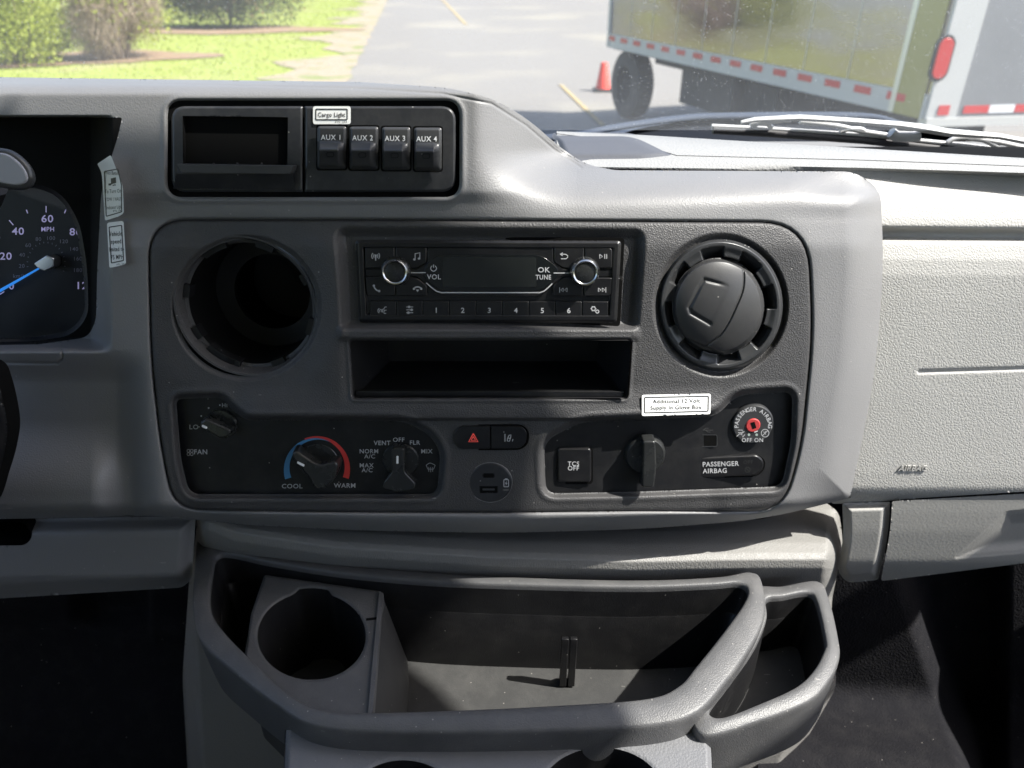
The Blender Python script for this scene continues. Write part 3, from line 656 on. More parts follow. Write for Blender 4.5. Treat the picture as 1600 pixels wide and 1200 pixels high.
# ------------------------------------------------------------------ ROUND AIR VENT (right)
av = thing('air_vent', 'closed round black air vent with notched turning ring, right of the radio', 'air vent', tuple(PW(1126, 580, -5)))
def polar(x, y, cx=1126, cy=477, rx=98., ry=104.):
    a = (x - cx) / rx; b = (y - cy) / ry; return np.sqrt(a * a + b * b), np.degrees(np.arctan2(-b, a))
def Wring(x, y):
    r, t = polar(x, y)
    wv = -22 - .035 * (x - 1126) + 7 * ss(1.0, .94, r) - 1.5 * ss(.9, .78, r)
    # scoops between eight tabs
    ph = ((t + 81 + 22.5) % 45) - 22.5
    sc_ = ss(13.5, 11.0, np.abs(ph)) * ss(.90, .86, r)
    wv = wv - sc_ * (2.5 + 9 * ss(.88, .70, r))
    return wv - 9 * ss(.74, .70, r)
relief('turning_ring', RV, Wring, M['switch'], av, step=1.0, holes=[circ(1124, 478, 68, 72, 60)])
relief('vent_cup', circ(1126, 477, 98, 104, 90), lambda x, y: -28 + 0 * x, M['void'], av, step=4, holes=[circ(1124, 478, 68, 72, 60)])
relief('inner_cup', circ(1124, 478, 74, 78, 90), lambda x, y: -38 + 0 * x, M['void'], av, step=4)
BALL = circ(1122, 479, 72, 76, 90)
CUT = cmr([(1160, 407), (1162.5, 432), (1160, 455), (1150, 480), (1138, 505), (1124, 525), (1103, 541)], 8, False)
CC = [(1105, 447), (1098, 441), (1094, 450), (1076, 482), (1079, 490), (1108, 506)]
def Wball(x, y):
    r, t = polar(x, y, 1122, 479, 71., 75.)
    wv = -23 - .035 * (x - 1126) + 4 + 16 * np.sqrt(np.clip(1 - (r * .88) ** 2, 0, 1)) - 6 * ss(.93, .99, r)
    wv = wv - 1.6 * np.exp(-(dline(CUT, x, y) / 1.2) ** 2)
    # flat cut facets (pivot sides)
    for (ax, ay), (bx, by) in (((1128, 404), (1190, 432)), ((1062, 522), (1128, 552))):
        e = dline([(ax, ay), (bx, by)], x, y); nx, ny = by - ay, -(bx - ax)
        s = ((x - ax) * nx + (y - ay) * ny) / math.hypot(nx, ny)
        if ay > 480: s = -s
        wv = wv - 1.4 * np.exp(-(e / 1.1) ** 2) - np.where(s > 0, 5, 0) * ss(0, 2, s)
    g = dline([(1136, 446), (1101, 437), (1094, 447), (1077, 481), (1080, 489), (1109, 506)], x, y)
    wv = wv - 1.5 * np.exp(-(g / 2.8) ** 2) * ss(1142, 1110, x)
    pan = sdf([(1101, 438), (1142, 446), (1112, 508), (1078, 487)], x, y)
    return wv - .35 * ss(3, -6, pan) * ss(1160, 1105, x)
relief('closed_flap', BALL, Wball, M['flap'], av, step=1.0)
# ------------------------------------------------------------------ CLIMATE CONTROLS (left lower)
cp = thing('climate_control_panel', 'black heater control panel with three rotary knobs below the empty vent hole', 'control panel', tuple(PW(480, 772, -5)))
def grow(p, k): c = p.mean(0); d = p - c; return c + d * (1 + k / np.linalg.norm(d, axis=1, keepdims=True))
wcl = float(Wd(np.array([480.]), np.array([800.]))[0])
relief('faceplate', grow(CLIM, 1.5), lambda x, y: Wd(x, y) * .0 - 9.5 - CV(x), M['black'], cp, step=2.0)
WC = lambda x, y: -9.3 - CV(x)
fan_polys = []
for t in range(45, 405, 90):
    cxx, cyy = 297 + 3.6 * math.cos(R(t)), 707 + 3.6 * math.sin(R(t)); fan_polys += strokes([arc(cxx, cyy, 2.3, 0, 360, 12)], .9)
defr = strokes([cmr([(666, 727), (672, 723.5), (680, 727)], 6, False), [(666, 727), (668.5, 733), (677.5, 733), (680, 727)]], .9) + strokes([[(670, 730), (670, 737)], [(673, 730), (673, 738)], [(676, 730), (676, 737)]], .8)
lettering('lettering', [('LO', 303, 667, 6.6, 0, 'CENTER', 1.1, .004), ('FAN', 313.5, 706, 6.8, 0, 'CENTER', 1.05, .02), ('HI', 351, 633, 6.0, 0, 'CENTER', 1, 0),
                        ('COOL', 456.5, 759.5, 6.4, 0, 'CENTER', 1.12, .004), ('WARM', 538.5, 758.5, 6.4, 0, 'CENTER', 1.08, .008),
                        ('VENT', 597, 692, 6.4, 0, 'CENTER', 1.02, .014), ('OFF', 623, 687, 6.2, 0, 'CENTER', 1.05, .004), ('FLR', 648.5, 691.5, 6.2, 0, 'CENTER', 1.05, 0), ('MIX', 667, 705, 6.2, 0, 'CENTER', 1.05, 0),
                        ('NORM', 576.5, 705, 6.2, 0, 'CENTER', 1.02, .008), ('A/C', 577.5, 713, 6.0, 0, 'CENTER', 1.08, 0), ('MAX', 573, 727, 6.2, 0, 'CENTER', 1.05, .004), ('A/C', 573.5, 734.5, 6.0, 0, 'CENTER', 1.08, 0)],
          M['inkdim'], WC, cp, polys=fan_polys + defr + [circ(311, 667, 1, n=8), circ(314.5, 650, 1.4, n=8), circ(326, 637.5, 1.4, n=8), circ(343.5, 633, 1.2, n=8)])
def arcband(cx, cy, r0, r1, a0, a1, n=40):
    a = np.radians(np.linspace(a0, a1, n)); q = []
    for i in range(n - 1):
        q.append([(cx + r0[i] * math.cos(a[i]), cy - r0[i] * math.sin(a[i])), (cx + r1[i] * math.cos(a[i]), cy - r1[i] * math.sin(a[i])),
                  (cx + r1[i + 1] * math.cos(a[i + 1]), cy - r1[i + 1] * math.sin(a[i + 1])), (cx + r0[i + 1] * math.cos(a[i + 1]), cy - r0[i + 1] * math.sin(a[i + 1]))])
    return q
nn = 44
lettering('cool_scale', [], M['blue'], WC, cp, polys=arcband(495, 733, np.linspace(42, 47, nn), np.linspace(52, 48, nn), 198, 62, nn))
lettering('warm_scale', [], M['red'], WC, cp, polys=arcband(495, 733, np.linspace(42.5, 49.5, nn), np.linspace(52, 51.5, nn), -17, 112, nn))
def rotknob(name, label, px, py, rbase, outline, hgt, mark, parent, wbase=-12):
    kn = lathe(name, px, py, wbase + 3, [(0, .0005), (rbase * .93, .0005), (rbase, -.0006), (rbase * 1.02, -.006)], M['knob'], parent, n=56)
    tag(kn, label, None)
    prism('grip', outline, wbase + hgt, wbase + 2, M['knob'], kn, taper=1.05, bevel=.0016, segs=4)
    prism('pointer_mark', mark, wbase + hgt + .15, wbase + hgt - .3, M['white'], kn, bevel=0)
    return kn
rotknob('fan_knob', 'fan speed knob turned to LO', 346, 663, .0118, rpoly([(312, 660, 3), (320, 655, 3), (361, 673, 5), (357, 683, 6), (345, 686, 5), (313, 668, 3)], 3), 13, rpoly([(316, 663.5), (324, 667), (323, 670.5), (315, 667)], 1), cp, wbase=-13)
rotknob('temperature_knob', 'temperature knob turned towards COOL', 499, 722, .0158, rpoly([(456, 708, 4), (463, 705, 4), (492, 725, 6), (502, 727, 5), (524, 722, 5), (528, 728, 5), (524, 748, 8), (505, 766, 8), (490, 762, 6), (484, 748, 6), (458, 717, 4)], 4), 16, rpoly([(465, 720.5), (476, 726), (475, 729.5), (464, 724)], 1), cp, wbase=-13)
rotknob('mode_knob', 'air mode knob pointing at OFF', 626, 719, .0142, rpoly([(612, 701, 3), (631, 701, 3), (632, 738, 5), (649, 756, 4), (648, 764, 5), (624, 770, 14), (598, 764, 5), (598, 756, 4), (612, 738, 5)], 4), 11, rpoly([(619.3, 712.5), (622.7, 712.5), (622.7, 724.5), (619.3, 724.5)], 1), cp, wbase=-12)
# ------------------------------------------------------------------ hazard and lane switches, USB charger
wh = float(Wd(np.array([765.]), np.array([684.]))[0])
fill('switch_gap', [rpoly([(706, 676, 8), (717, 663, 8), (815, 663, 8), (827, 673, 8), (826, 693, 8), (814, 703, 8), (717, 704, 8), (707, 692, 8)], 6)], M['void'], wh + .3, dash)
hz_ = thing('hazard_switch', 'black hazard light push switch with red triangle, above the USB socket', 'hazard switch', tuple(PW(738, 702, 0)))
k = prism('button', rpoly([(708.5, 678, 6), (718, 666, 6), (765.5, 666, 1), (766, 701, 1), (718, 702, 6), (709, 692, 6)], 4), wh + 2.2, wh - 2, M['gloss'], hz_, bevel=.0009)
tri = [[(739.5, 677.5), (746.8, 690.2), (732.3, 690.2), (739.5, 677.5)], [(739.5, 682), (743, 688), (736, 688), (739.5, 682)]]
lettering('triangle', [], plain('hazard red', (.75, .10, .08), .5, emit=(1, .1, .08), es=.12), wh + 2.4, k, polys=strokes(tri, 1.6))
ls = thing('lane_assist_switch', 'black lane assist push switch with car and line symbol, right of the hazard switch', 'lane assist switch', tuple(PW(795, 702, 0)))
k = prism('button', rpoly([(767.5, 666, 1), (814, 666, 7), (823, 675, 6), (822.5, 691, 6), (813, 700.5, 7), (767.5, 701, 1)], 4), wh + 2.2, wh - 2, M['gloss'], ls, bevel=.0012)
lettering('symbol', [], M['ink'], wh + 2.4, k, polys=strokes([[(789, 678), (789, 690)], [(792.5, 689), (793, 685), (795.5, 680), (798.5, 679.5), (798, 683), (796, 689.5), (792.5, 689)], [(794, 684.5), (797.3, 685)], [(800.5, 689.5), (801.5, 686)]], 1.2))
wu = float(Wd(np.array([766.]), np.array([755.]))[0])
usb = thing('usb_charger', 'round black charger socket with two USB ports below the hazard switch', 'usb charger', tuple(PW(766, 787, 0)))
lathe('faceplate', 766, 754.5, wu + .6, [(0, 0), (.0156, 0), (.0161, -.0003), (.0164, -.0016)], M['auxp'], usb, n=80)
lathe('rim', 766, 754.5, wu + .6, [(.0165, -.002), (.0167, -.0002), (.0170, -.0002), (.0173, -.002)], M['fascia'], usb, n=80)
for nm, p in (('usb_c_port', rrect(755, 740, 772, 746, 3)), ('usb_port', rrect(750, 760, 777, 770, 1))):
    k = fill(nm, [p], M['void'], wu + .72, usb)
    c = p.mean(0); fill('port_rim', strokes([np.vstack([grow(p, .8), grow(p, .8)[:1]])], .9), M['knob'], wu + .78, k)
fill('port_tongue', [rrect(754, 763.2, 773, 766.2, .5)], M['switch'], wu + .85, k)
lettering('symbol', [], M['ink'], wu + .75, usb, polys=strokes([np.vstack([rrect(787.3, 749.5, 794.6, 760.5, 1.2), rrect(787.3, 749.5, 794.6, 760.5, 1.2)[:1]]), [(789, 748.2), (793, 748.2)]], 1.2) + [np.array([(791.8, 751.5), (789, 755.6), (790.8, 755.6)]), np.array([(790.2, 758.8), (793, 754.7), (791, 754.7)])])
# ------------------------------------------------------------------ RIGHT CONTROL PANEL
rp = thing('control_panel', 'black accessory panel with TCS OFF button, knob and red airbag key switch', 'control panel', tuple(PW(1040, 770, -5)))
WQ = lambda x, y: -9.5 - CV(x)
relief('faceplate', grow(CTRL, 1.5), WQ, M['black'], rp, step=2.0)
def wq(x): return -9.5 - CV(x)
fill('button_gap', [rrect(868.5, 699, 926.5, 756.5, 7)], M['void'], wq(897) + .5, rp)
k = prism('traction_button', rrect(871, 701, 924, 754, 6), wq(897) + 3, wq(897) - 2, M['gloss'], rp, bevel=.0014)
lettering('lettering', [('TCS', 896, 724.5, 6.4, 0, 'CENTER', 1.0, .004), ('OFF', 896, 731.5, 6.4, 0, 'CENTER', 1.0, .004)], M['ink'], wq(897) + 3.15, k)
kn = lathe('rotary_knob', 1008.5, 712, wq(1008) + 6, [(0, .001), (.0140, .001), (.0153, -.0005), (.0162, -.004), (.0166, -.009)], M['knob'], rp, n=60)
hw = wq(1008) + 6
pr = [(707 - 20, 2), (690, 6), (700, 10), (720, 13), (740, 13), (755, 9), (764, 2)]
def Wh(x, y):
    t = np.interp(y, [684, 690, 705, 725, 745, 758, 764], [1, 4, 8, 12, 12, 7, 0])
    s = np.sqrt(np.clip(1 - ((x - 1014) / 11.5) ** 2, 0, 1)); return hw + t * (.35 + .65 * s) - 5 * (1 - s)
HO = rpoly([(1005, 690, 4), (1024, 690, 4), (1026, 730, 10), (1022, 762, 5), (1003, 762, 5), (1004, 730, 10)], 4)
ho = np.asarray(HO)
prism('grip', HO, hw + 10, hw - 1, M['knob'], kn, taper=1.12, bevel=.0042, segs=6)
k = fill('usb_slot', [rrect(1088, 680, 1120, 697, 3)], M['void'], wq(1104) + .3, rp)
fill('slot_rim', strokes([np.vstack([rrect(1087.5, 679.5, 1120.5, 697.5, 3), rrect(1087.5, 679.5, 1120.5, 697.5, 3)[:1]])], 1.2), M['switch'], wq(1104) + .45, k)
lettering('usb_symbol', [], plain('faint ink', (.06, .06, .06), .5), wq(1104) + .4, rp, polys=strokes([[(1095, 672), (1114, 672)], [(1099, 672), (1103, 669), (1107, 669)], [(1102, 672), (1106, 675), (1110, 675)]], 1.0) + [circ(1095, 672, 2, n=10)])
AI = rpoly([(1084, 725, 8), (1092, 715.5, 6), (1184, 711.5, 8), (1194, 720, 6), (1193, 733, 6), (1182, 743.5, 8), (1096, 747, 8), (1085, 738, 6)], 4)
fill('indicator_gap', [grow(AI, 2.2)], M['void'], wq(1138) + .4, rp)
k = prism('airbag_indicator', AI, wq(1138) + 3, wq(1138) - 2, M['gloss'], rp, bevel=.0014)
lettering('lettering', [('PASSENGER', 1098, 725.5, 6.8, -1.5, 'LEFT', .98, .014), ('AIRBAG', 1098, 736, 6.8, -1.5, 'LEFT', .98, .014)], M['ink'], wq(1138) + 3.15, k)
lettering('unlit_symbol', [('OFF', 1169, 722, 5, -1.5, 'CENTER', 1.1, 0)], plain('unlit ink', (.035, .035, .035), .5), wq(1138) + 3.15, k, polys=strokes([arc(1168, 734, 4, 0, 360, 16), [(1165, 731), (1171, 737)]], 1.0))
ak = lathe('airbag_key_switch', 1177, 663.5, wq(1177) + 5, [(0, 0), (.0150, 0), (.0158, -.0005), (.0162, -.0018), (.0164, -.007)], M['switch'], rp, n=80)
tag(ak, 'round airbag key switch with red centre', None)
WK = wq(1177) + 5
ring = []
def ringtext(s, cx, cy, r, a0, a1, size, bold=.01):
    out = []; n = len(s)
    for i, ch in enumerate(s):
        if ch == ' ': continue
        a = a0 + (a1 - a0) * i / (n - 1); out.append((ch, cx + r * math.cos(R(a)), cy - r * math.sin(R(a)), size, 90 - a, 'CENTER', .95, bold))
    return out
lettering('lettering', ringtext('PASSENGER AIRBAG', 1177, 665.5, 26.3, 182, -2, 6.0) + [('OFF', 1167, 687.5, 5.8, 0, 'CENTER', 1, .01), ('ON', 1185.5, 687.5, 5.8, 0, 'CENTER', 1, .01)], M['ink'], WK + .12, ak,
          polys=strokes([arc(1195.5, 676.8, 6, 0, 360, 24), [(1191, 681), (1200, 672.5)], [(1193, 674.5), (1196.5, 679)], [(1196, 673.5), (1195.5, 678)], [(1151, 682), (1156, 677.5), (1160, 680)], [(1153, 672), (1160, 672), (1160, 676), (1153, 676)], [(1158, 678), (1163, 674)], [(1160, 683), (1164, 679)]], 1.0))
lettering('indicator_dots', [], M['lamp'], WK + .12, ak, polys=[circ(1170.3, 679.3, 2.1, n=14), circ(1182.3, 679.3, 2.1, n=14)])
hb = lathe('red_hub', 1177, 665, WK + .8, [(0, 0), (.0050, 0), (.0056, -.0004), (.0058, -.001)], M['redhub'], ak, n=40)
ak2 = lettering('keyhole', [], M['void'], WK + .95, ak, polys=[np.array([(1172.5, 660.5), (1179, 659), (1182, 668.5), (1176, 670.5)])])
lettering('hub_mark', [], M['white'], WK + .95, ak, polys=[np.array([(1178.5, 674.8), (1184, 672.8), (1184.3, 674), (1179, 676)])])

# ------------------------------------------------------------------ INSTRUMENT CLUSTER, LEVER, WHEEL
ic = thing('instrument_cluster', 'black speedometer with lavender numerals and blue needle resting at zero', 'speedometer', tuple(PW(60, 530, -55)))
WGg = -84.
relief('gauge_face', rpoly([(-90, 270), (175, 270), (175, 545), (-90, 545)], 4), lambda x, y: WGg + 0 * x, M['gaugeface'], ic, step=6)
relief('gauge_shroud', grow(GAUGE, 3), lambda x, y: Wd(x, y) - 1 - 9 * ss(2, -9, sdf(GAUGE, x, y)), M['black'], ic, holes=[grow(GAUGE, -7)], step=2)
GC = (72, 412)
items = [('0', 18, 447, 9.4, 0, 'CENTER', 1.15, .004), ('20', 9, 400, 10.5, 0, 'CENTER', 1.15, .004), ('40', 28, 361, 10.5, 0, 'CENTER', 1.15, .004), ('60', 74, 341.5, 10.5, 0, 'CENTER', 1.15, .004),
         ('80', 118, 362, 10.5, 0, 'CENTER', 1.15, .004), ('100', 148, 401, 10.5, 0, 'CENTER', 1.15, .004), ('120', 134, 446, 10.5, 0, 'CENTER', 1.15, .004), ('MPH', 74.5, 358, 6.6, 0, 'CENTER', 1.0, .006)]
tk = []
for i in range(0, 13):
    a = 213 - i * (246 / 12.)
    r0_, r1_ = (82, 90)
    ln = 10 if i % 2 == 0 else 6
    ex, ey = 1.0, 1.0
    tk.append([(72 + (88 - ln) * math.cos(R(a)), 412 - (90 - ln) * math.sin(R(a))), (72 + 88 * math.cos(R(a)), 412 - 90 * math.sin(R(a)))])
lettering('numerals', items, M['gauge'], WGg + .4, ic, polys=strokes(tk, 1.6))
lettering('kilometre_numerals', [(s, x, y, 5.6, 0, 'CENTER', 1.05, 0) for s, x, y in (('km/h', 30, 431), ('20', 34, 415.5), ('40', 34.5, 398), ('60', 44, 383), ('80', 60, 373.5), ('100', 80, 372), ('120', 100, 377), ('140', 116, 389), ('160', 122, 404), ('180', 122, 422))], M['gaugedim'], WGg + .4, ic,
          polys=strokes([[(72 + 28 * math.cos(R(t)), 412 - 32 * math.sin(R(t))), (72 + 30.5 * math.cos(R(t)), 412 - 34.5 * math.sin(R(t)))] for t in range(-20, 201, 13)], .8))
nd = prism('needle', np.array([(60, 421), (64, 416), (-60, 492), (-64, 487)][::1])[[0, 1, 3, 2]] * 1.0, WGg + 8, WGg + 6.5, M['needle'], ic, bevel=0)
hubp = rpoly([(52, 412, 3), (72, 399, 3), (84, 404, 3), (84, 417, 3), (70, 424, 3), (60, 420, 3)], 3)
prism('needle_hub', hubp, WGg + 11, WGg + 1, M['metal'], ic, bevel=.0012)
gl = thing('gear_lever', 'grey capped column gear lever end left of the speedometer', 'gear lever', tuple(PW(0, 270, 30)))
c = PW(5, 270, 34)
LV = cmr([(-40, 236), (0, 232), (24, 242), (43, 262), (49, 282), (38, 296), (10, 296), (-40, 280)], 6)
prism('knob', LV, 34, 27, M['switch'], gl, taper=1.0, bevel=.004, segs=5)
prism('cap', cmr([(-40, 243), (0, 239), (20, 247), (36, 263), (42, 279), (34, 288), (12, 288), (-40, 272)], 6), 35.2, 33, M['grey'], gl, bevel=.001)
tube('stalk', [PW(-20, 285, 24), PW(-60, 400, 0), PW(-90, 560, -40)], [.012, .010, .009], M['black'], gl)
sw = thing('steering_wheel', 'black steering wheel hub edge at the far left of the dash', 'steering wheel', tuple(PW(-60, 700, 60)))
wr = cmr([(-66, 560), (-18, 572), (-2, 600), (11, 660), (8, 700), (-4, 745), (-26, 800), (-86, 830)], 8, False)
def Wst(x, y): return 48 - 10 * ss(-26, 0, sdf(STW, x, y)) - 2 * np.exp(-((y - 628) / 1.5) ** 2) - 1.5 * np.exp(-((y - 602) / 1.5) ** 2)
STW = np.vstack([wr, [(-140, 830), (-140, 560)]])
relief('hub_cover', STW, Wst, M['gloss'], sw, step=2.0)
loft('hub_side', [PW(STW[:, 0], STW[:, 1], 38), PW(STW[:, 0], STW[:, 1], 38) - N * .014], M['void'], sw)
rc, rr_ = PW(-560, 640, 75), .19
tube('rim', [rc + (U * math.cos(t) + V * math.sin(t)) * rr_ for t in np.linspace(0, 2 * math.pi, 60)], .014, M['black'], sw)
tube('column', [PW(-230, 700, 35), PW(-230, 760, -80)], .035, M['black'], sw, n=24)

# ------------------------------------------------------------------ ENGINE COVER and CONSOLE
ENG = rpoly([(308, 795), (1290, 785), (1311, 800, 20), (1318, 850, 30), (1298, 945, 20), (1306, 1010), (1306, 1075, 10), (1240, 1190, 10), (1225, 1320), (300, 1320), (285, 1060, 20), (296, 900, 20), (306, 840, 10)], 6)
def Ye(x, y):
    k = -((x - 800) / 510.) ** 2
    yb_ = np.interp(x, [300, 318, 367, 525, 760, 991, 1181], [822, 832, 855, 883, 901, 909, 905]); y = y + (902 - yb_) * .85
    yv = np.interp(y, [780, 805, 825, 845, 862, 872, 885, 900, 930, 1320], [.56, .530, .503, .482, .469, .4640, .4635, .470, .490, .490])
    yv = yv + .020 * ((x - 800) / 510.) ** 2 + .05 * np.clip(1 + sdf(ENG, x, y) / 26., 0, 1) ** 2 * ss(790, 840, y)
    return yv
ec = relief('engine_cover', ENG, Ye, M['mgrey'], None, proj=PY, step=2.2)
tag(ec, 'grey leather grained engine cover bulging out under the dash behind the trays', 'engine cover')
ZR = -.455
OUT = [(318, 834), (400, 865), (525, 885), (660, 897), (800, 905), (991, 910), (1120, 905), (1172, 897), (1190, 912), (1194, 965), (1172, 1015), (1131, 1072), (1088, 1117), (1020, 1137), (880, 1145), (720, 1148), (560, 1146), (482, 1134), (430, 1103), (368, 1055), (316, 1007), (302, 960), (304, 900)]
INN = [(346, 868), (420, 881), (525, 898), (660, 911), (800, 917), (991, 921), (1110, 917), (1150, 914), (1167, 922), (1163, 943), (1130, 990), (1090, 1040), (1060, 1074), (1010, 1094), (880, 1104), (720, 1112), (570, 1116), (500, 1110), (455, 1088), (385, 1025), (345, 982), (329, 950), (332, 900)]
def traybody(name_root, label, OUT, INN, z0, depth, skirt, stepz, skirt_in=.010, group=None):
    o = cmr(OUT, 9); i = cmr(INN, 9)
    t = thing(name_root, label, 'console tray', tuple(PZ(np.array([o[:, 0].mean()]), np.array([o[:, 1].mean()]), z0 - depth)[0]), group=group)
    Po = PZ(o[:, 0], o[:, 1], z0 - .005); Pi = PZ(i[:, 0], i[:, 1], z0 - .002)
    mid = lambda a: Po * (1 - a) + Pi * a
    c = Pi.mean(0)
    def drop(P, k, dz): q = c + (P - c) * k; q = q.copy(); q[:, 2] = P[:, 2] - dz; return q
    A = drop(Po, 1 - skirt_in * 2.2, skirt); A1 = drop(Po, 1 - skirt_in * .35, .012); A2 = drop(Po, 1 - skirt_in * .1, .004)
    e = lambda P, dz: P + np.array([0, 0, dz])
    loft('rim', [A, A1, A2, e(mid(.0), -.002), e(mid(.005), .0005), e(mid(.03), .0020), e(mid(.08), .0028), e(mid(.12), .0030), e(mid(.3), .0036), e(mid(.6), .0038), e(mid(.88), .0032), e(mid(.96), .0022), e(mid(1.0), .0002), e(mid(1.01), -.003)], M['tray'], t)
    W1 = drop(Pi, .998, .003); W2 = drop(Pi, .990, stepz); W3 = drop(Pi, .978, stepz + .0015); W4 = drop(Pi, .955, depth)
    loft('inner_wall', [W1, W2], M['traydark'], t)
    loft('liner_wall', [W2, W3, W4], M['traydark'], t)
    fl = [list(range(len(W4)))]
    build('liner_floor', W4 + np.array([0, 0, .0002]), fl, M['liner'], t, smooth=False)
    return t, Po, Pi, c
tr, Po, Pi, tc = traybody('console_tray', 'wide charcoal console tray with round cup holder and upright clip', OUT, INN, ZR, .098, .052, .032)
# cup holder block inside the tray
ZP = ZR - .010
CB = rpoly([(413, 898, 4), (596, 924, 3), (597, 960, 2), (579, 1128, 2), (470, 1124, 20), (380, 1040, 10), (392, 960, 4)], 3, 6)
cup = circ(487, 994, 84.5, 68, 80)
a_ = np.degrees(np.arctan2(-(cup[:, 1] - 994), cup[:, 0] - 487))
cupn = cup.copy()
bump_ = ss(0, 1, np.clip((26 - np.abs(a_ - 88)) / 5, 0, 1)); cupn[:, 1] -= 7 * bump_; 
PB = PZ(CB[:, 0], CB[:, 1], ZP); PBb = PB.copy(); PBb[:, 2] -= .085; PBb[:, 0] += np.where(CB[:, 0] > 570, .016, 0)
blk = relief('cup_holder_block', CB, lambda x, y: ZP - .0015 * ss(-4, 0, sdf(cupn, x, y)) * 0 - .002 * ss(-3, 0, sdf(CB, x, y)) - .0012 * np.exp(-(sdf(cupn, x, y) / 2.2) ** 2), M['tray'], tr, proj=PZ, holes=[cupn], step=1.6)
loft('block_side', [PB - np.array([0, 0, .002]), PBb], M['liner'], blk)
Pc = PZ(cupn[:, 0], cupn[:, 1], ZP - .001); cc_ = Pc.mean(0); Pd = cc_ + (Pc - cc_) * .86; Pd[:, 2] = ZP - .088
Pm = Pc - np.array([0, 0, .004])
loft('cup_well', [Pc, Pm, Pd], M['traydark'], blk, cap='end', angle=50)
fill('block_slit', [rpoly([(572, 966), (593, 963.5), (593, 967.5), (572, 970)], 1)], M['void'], ZP + .0005, blk, proj=PZ)
DV = rpoly([(592, 925), (599, 926), (581, 1128), (573, 1128)], 1)
dv = PZ(DV[:, 0], DV[:, 1], ZP + .003); dvb = dv - np.array([0, 0, .02]); v_, f_ = np.vstack([dv, dvb]), [list(range(len(DV)))] + [[i, (i + 1) % len(DV), len(DV) + (i + 1) % len(DV), len(DV) + i] for i in range(len(DV))]
v_, f_ = orient(v_, f_); build('divider_rib', v_, f_, M['tray'], blk, bevel=.0007, angle=30)
# upright clip: two fins standing on the tray floor
bz = ZR - .0978
for dx in (-7, 6):
    b = PZ(886 + dx, 1067, bz); w_ = .0060
    hh = .058; prof = [(-.006, 0), (-.006, .002), (-.001, .012), (-.0010, hh), (.0030, hh + .001), (.004, hh - .002), (.004, 0)]
    vs = [b + np.array([s * w_ / 2, p[0] * -1 * 1.0, p[1]]) for s in (-1, 1) for p in prof]; n = len(prof)
    fs = [list(range(n)), list(range(2 * n - 1, n - 1, -1))] + [[i, (i + 1) % n, n + (i + 1) % n, n + i] for i in range(n)]
    v_, f_ = orient(vs, fs); build('clip_fin', v_, f_, M['gloss'], tr, bevel=.0006, angle=40)
OUT2 = [(1178, 922), (1220, 919), (1277, 911), (1295, 940), (1309, 1000), (1311, 1032), (1296, 1066), (1263, 1100), (1185, 1131), (1100, 1153), (1080, 1108), (1122, 1062), (1160, 1010), (1180, 965)]
INN2 = [(1197, 940), (1222, 935), (1262, 929), (1276, 945), (1289, 1003), (1287, 1019), (1272, 1048), (1243, 1076), (1185, 1103), (1128, 1124), (1108, 1114), (1136, 1074), (1176, 1018), (1197, 970)]
tr2, _, _, _ = traybody('console_side_tray', 'small pointed charcoal side tray right of the wide console tray', OUT2, INN2, ZR - .014, .062, .05, .024)
# lower console with two large cup holders in its top
lc = thing('lower_console', 'grey grained lower console top with two round cup holder openings', 'console', tuple(PZ(780, 1230, -.56)))
ZL = -.480
CUP1, CUP2 = circ(630, 1246, 80, 58, 72), circ(940, 1248, 100, 80, 72)
DK = rpoly([(446, 1130), (1080, 1130), (1100, 1122, 4), (1112, 1165, 10), (1118, 1330), (440, 1330), (444, 1180)], 4)
M['deck'] = plastic('grained grey console top', (.15, .152, .160), .5, 700, .5, .5, .4)
relief('deck', DK, lambda x, y: ZL - .006 * ss(-9, 0, sdf(DK, x, y)) - .001 * np.exp(-(sdf(CUP1, x, y) / 3) ** 2) - .001 * np.exp(-(sdf(CUP2, x, y) / 3) ** 2), M['deck'], lc, proj=PZ, holes=[CUP1, CUP2], step=2)
dk = PZ(DK[:, 0], DK[:, 1], ZL - .005); db = dk - np.array([0, 0, .12]); db[:, 0] = db[:, 0] * 1.0
loft('deck_side', [dk, db], M['tray'], lc)
for CU in (CUP1, CUP2):
    P = PZ(CU[:, 0], CU[:, 1], ZL - .001); c_ = P.mean(0); Q = c_ + (P - c_) * .9; Q[:, 2] -= .06
    loft('cup_well', [P, P - np.array([0, 0, .004]), Q], M['traydark'], lc, cap='end', angle=50)

# ------------------------------------------------------------------ VAN SHELL round the dash
van = thing('van_body', 'light grey van cab shell with windshield opening, pillars and roof around the dash', 'van', (0, 0, CAMZ - 1.2))
M['liningl'] = plain('pale headliner cloth', (.50, .49, .47), .9)
M['trim'] = plain('grey door trim', (.16, .16, .155), .7)
M['paintw'] = plain('white van paint', (.72, .72, .70), .3, coat=.4)
RE = lambda x: .40 - .36 * abs(x) ** 6  # unseen roof front edge, curved so its shade falls on the lower dash
rx_ = np.linspace(1.02, -1.02, 41); ro = [(x_, RE(x_ / 1.02)) for x_ in rx_] + [(-1.02, -1.25), (1.02, -1.25)]
rv = [(a, b, CAMZ + .66) for a, b in ro] + [(a, b, CAMZ + .71) for a, b in ro]; nr = len(ro)
rv, rf = orient(rv, [list(range(nr)), list(range(2 * nr - 1, nr - 1, -1))] + [[i, (i + 1) % nr, nr + (i + 1) % nr, nr + i] for i in range(nr)])
build('roof', rv, rf, M['liningl'], van, smooth=False)
box('rear_bulkhead', (0, -1.25, CAMZ - .30), (2.04, .04, 1.9), M['liningl'], van)
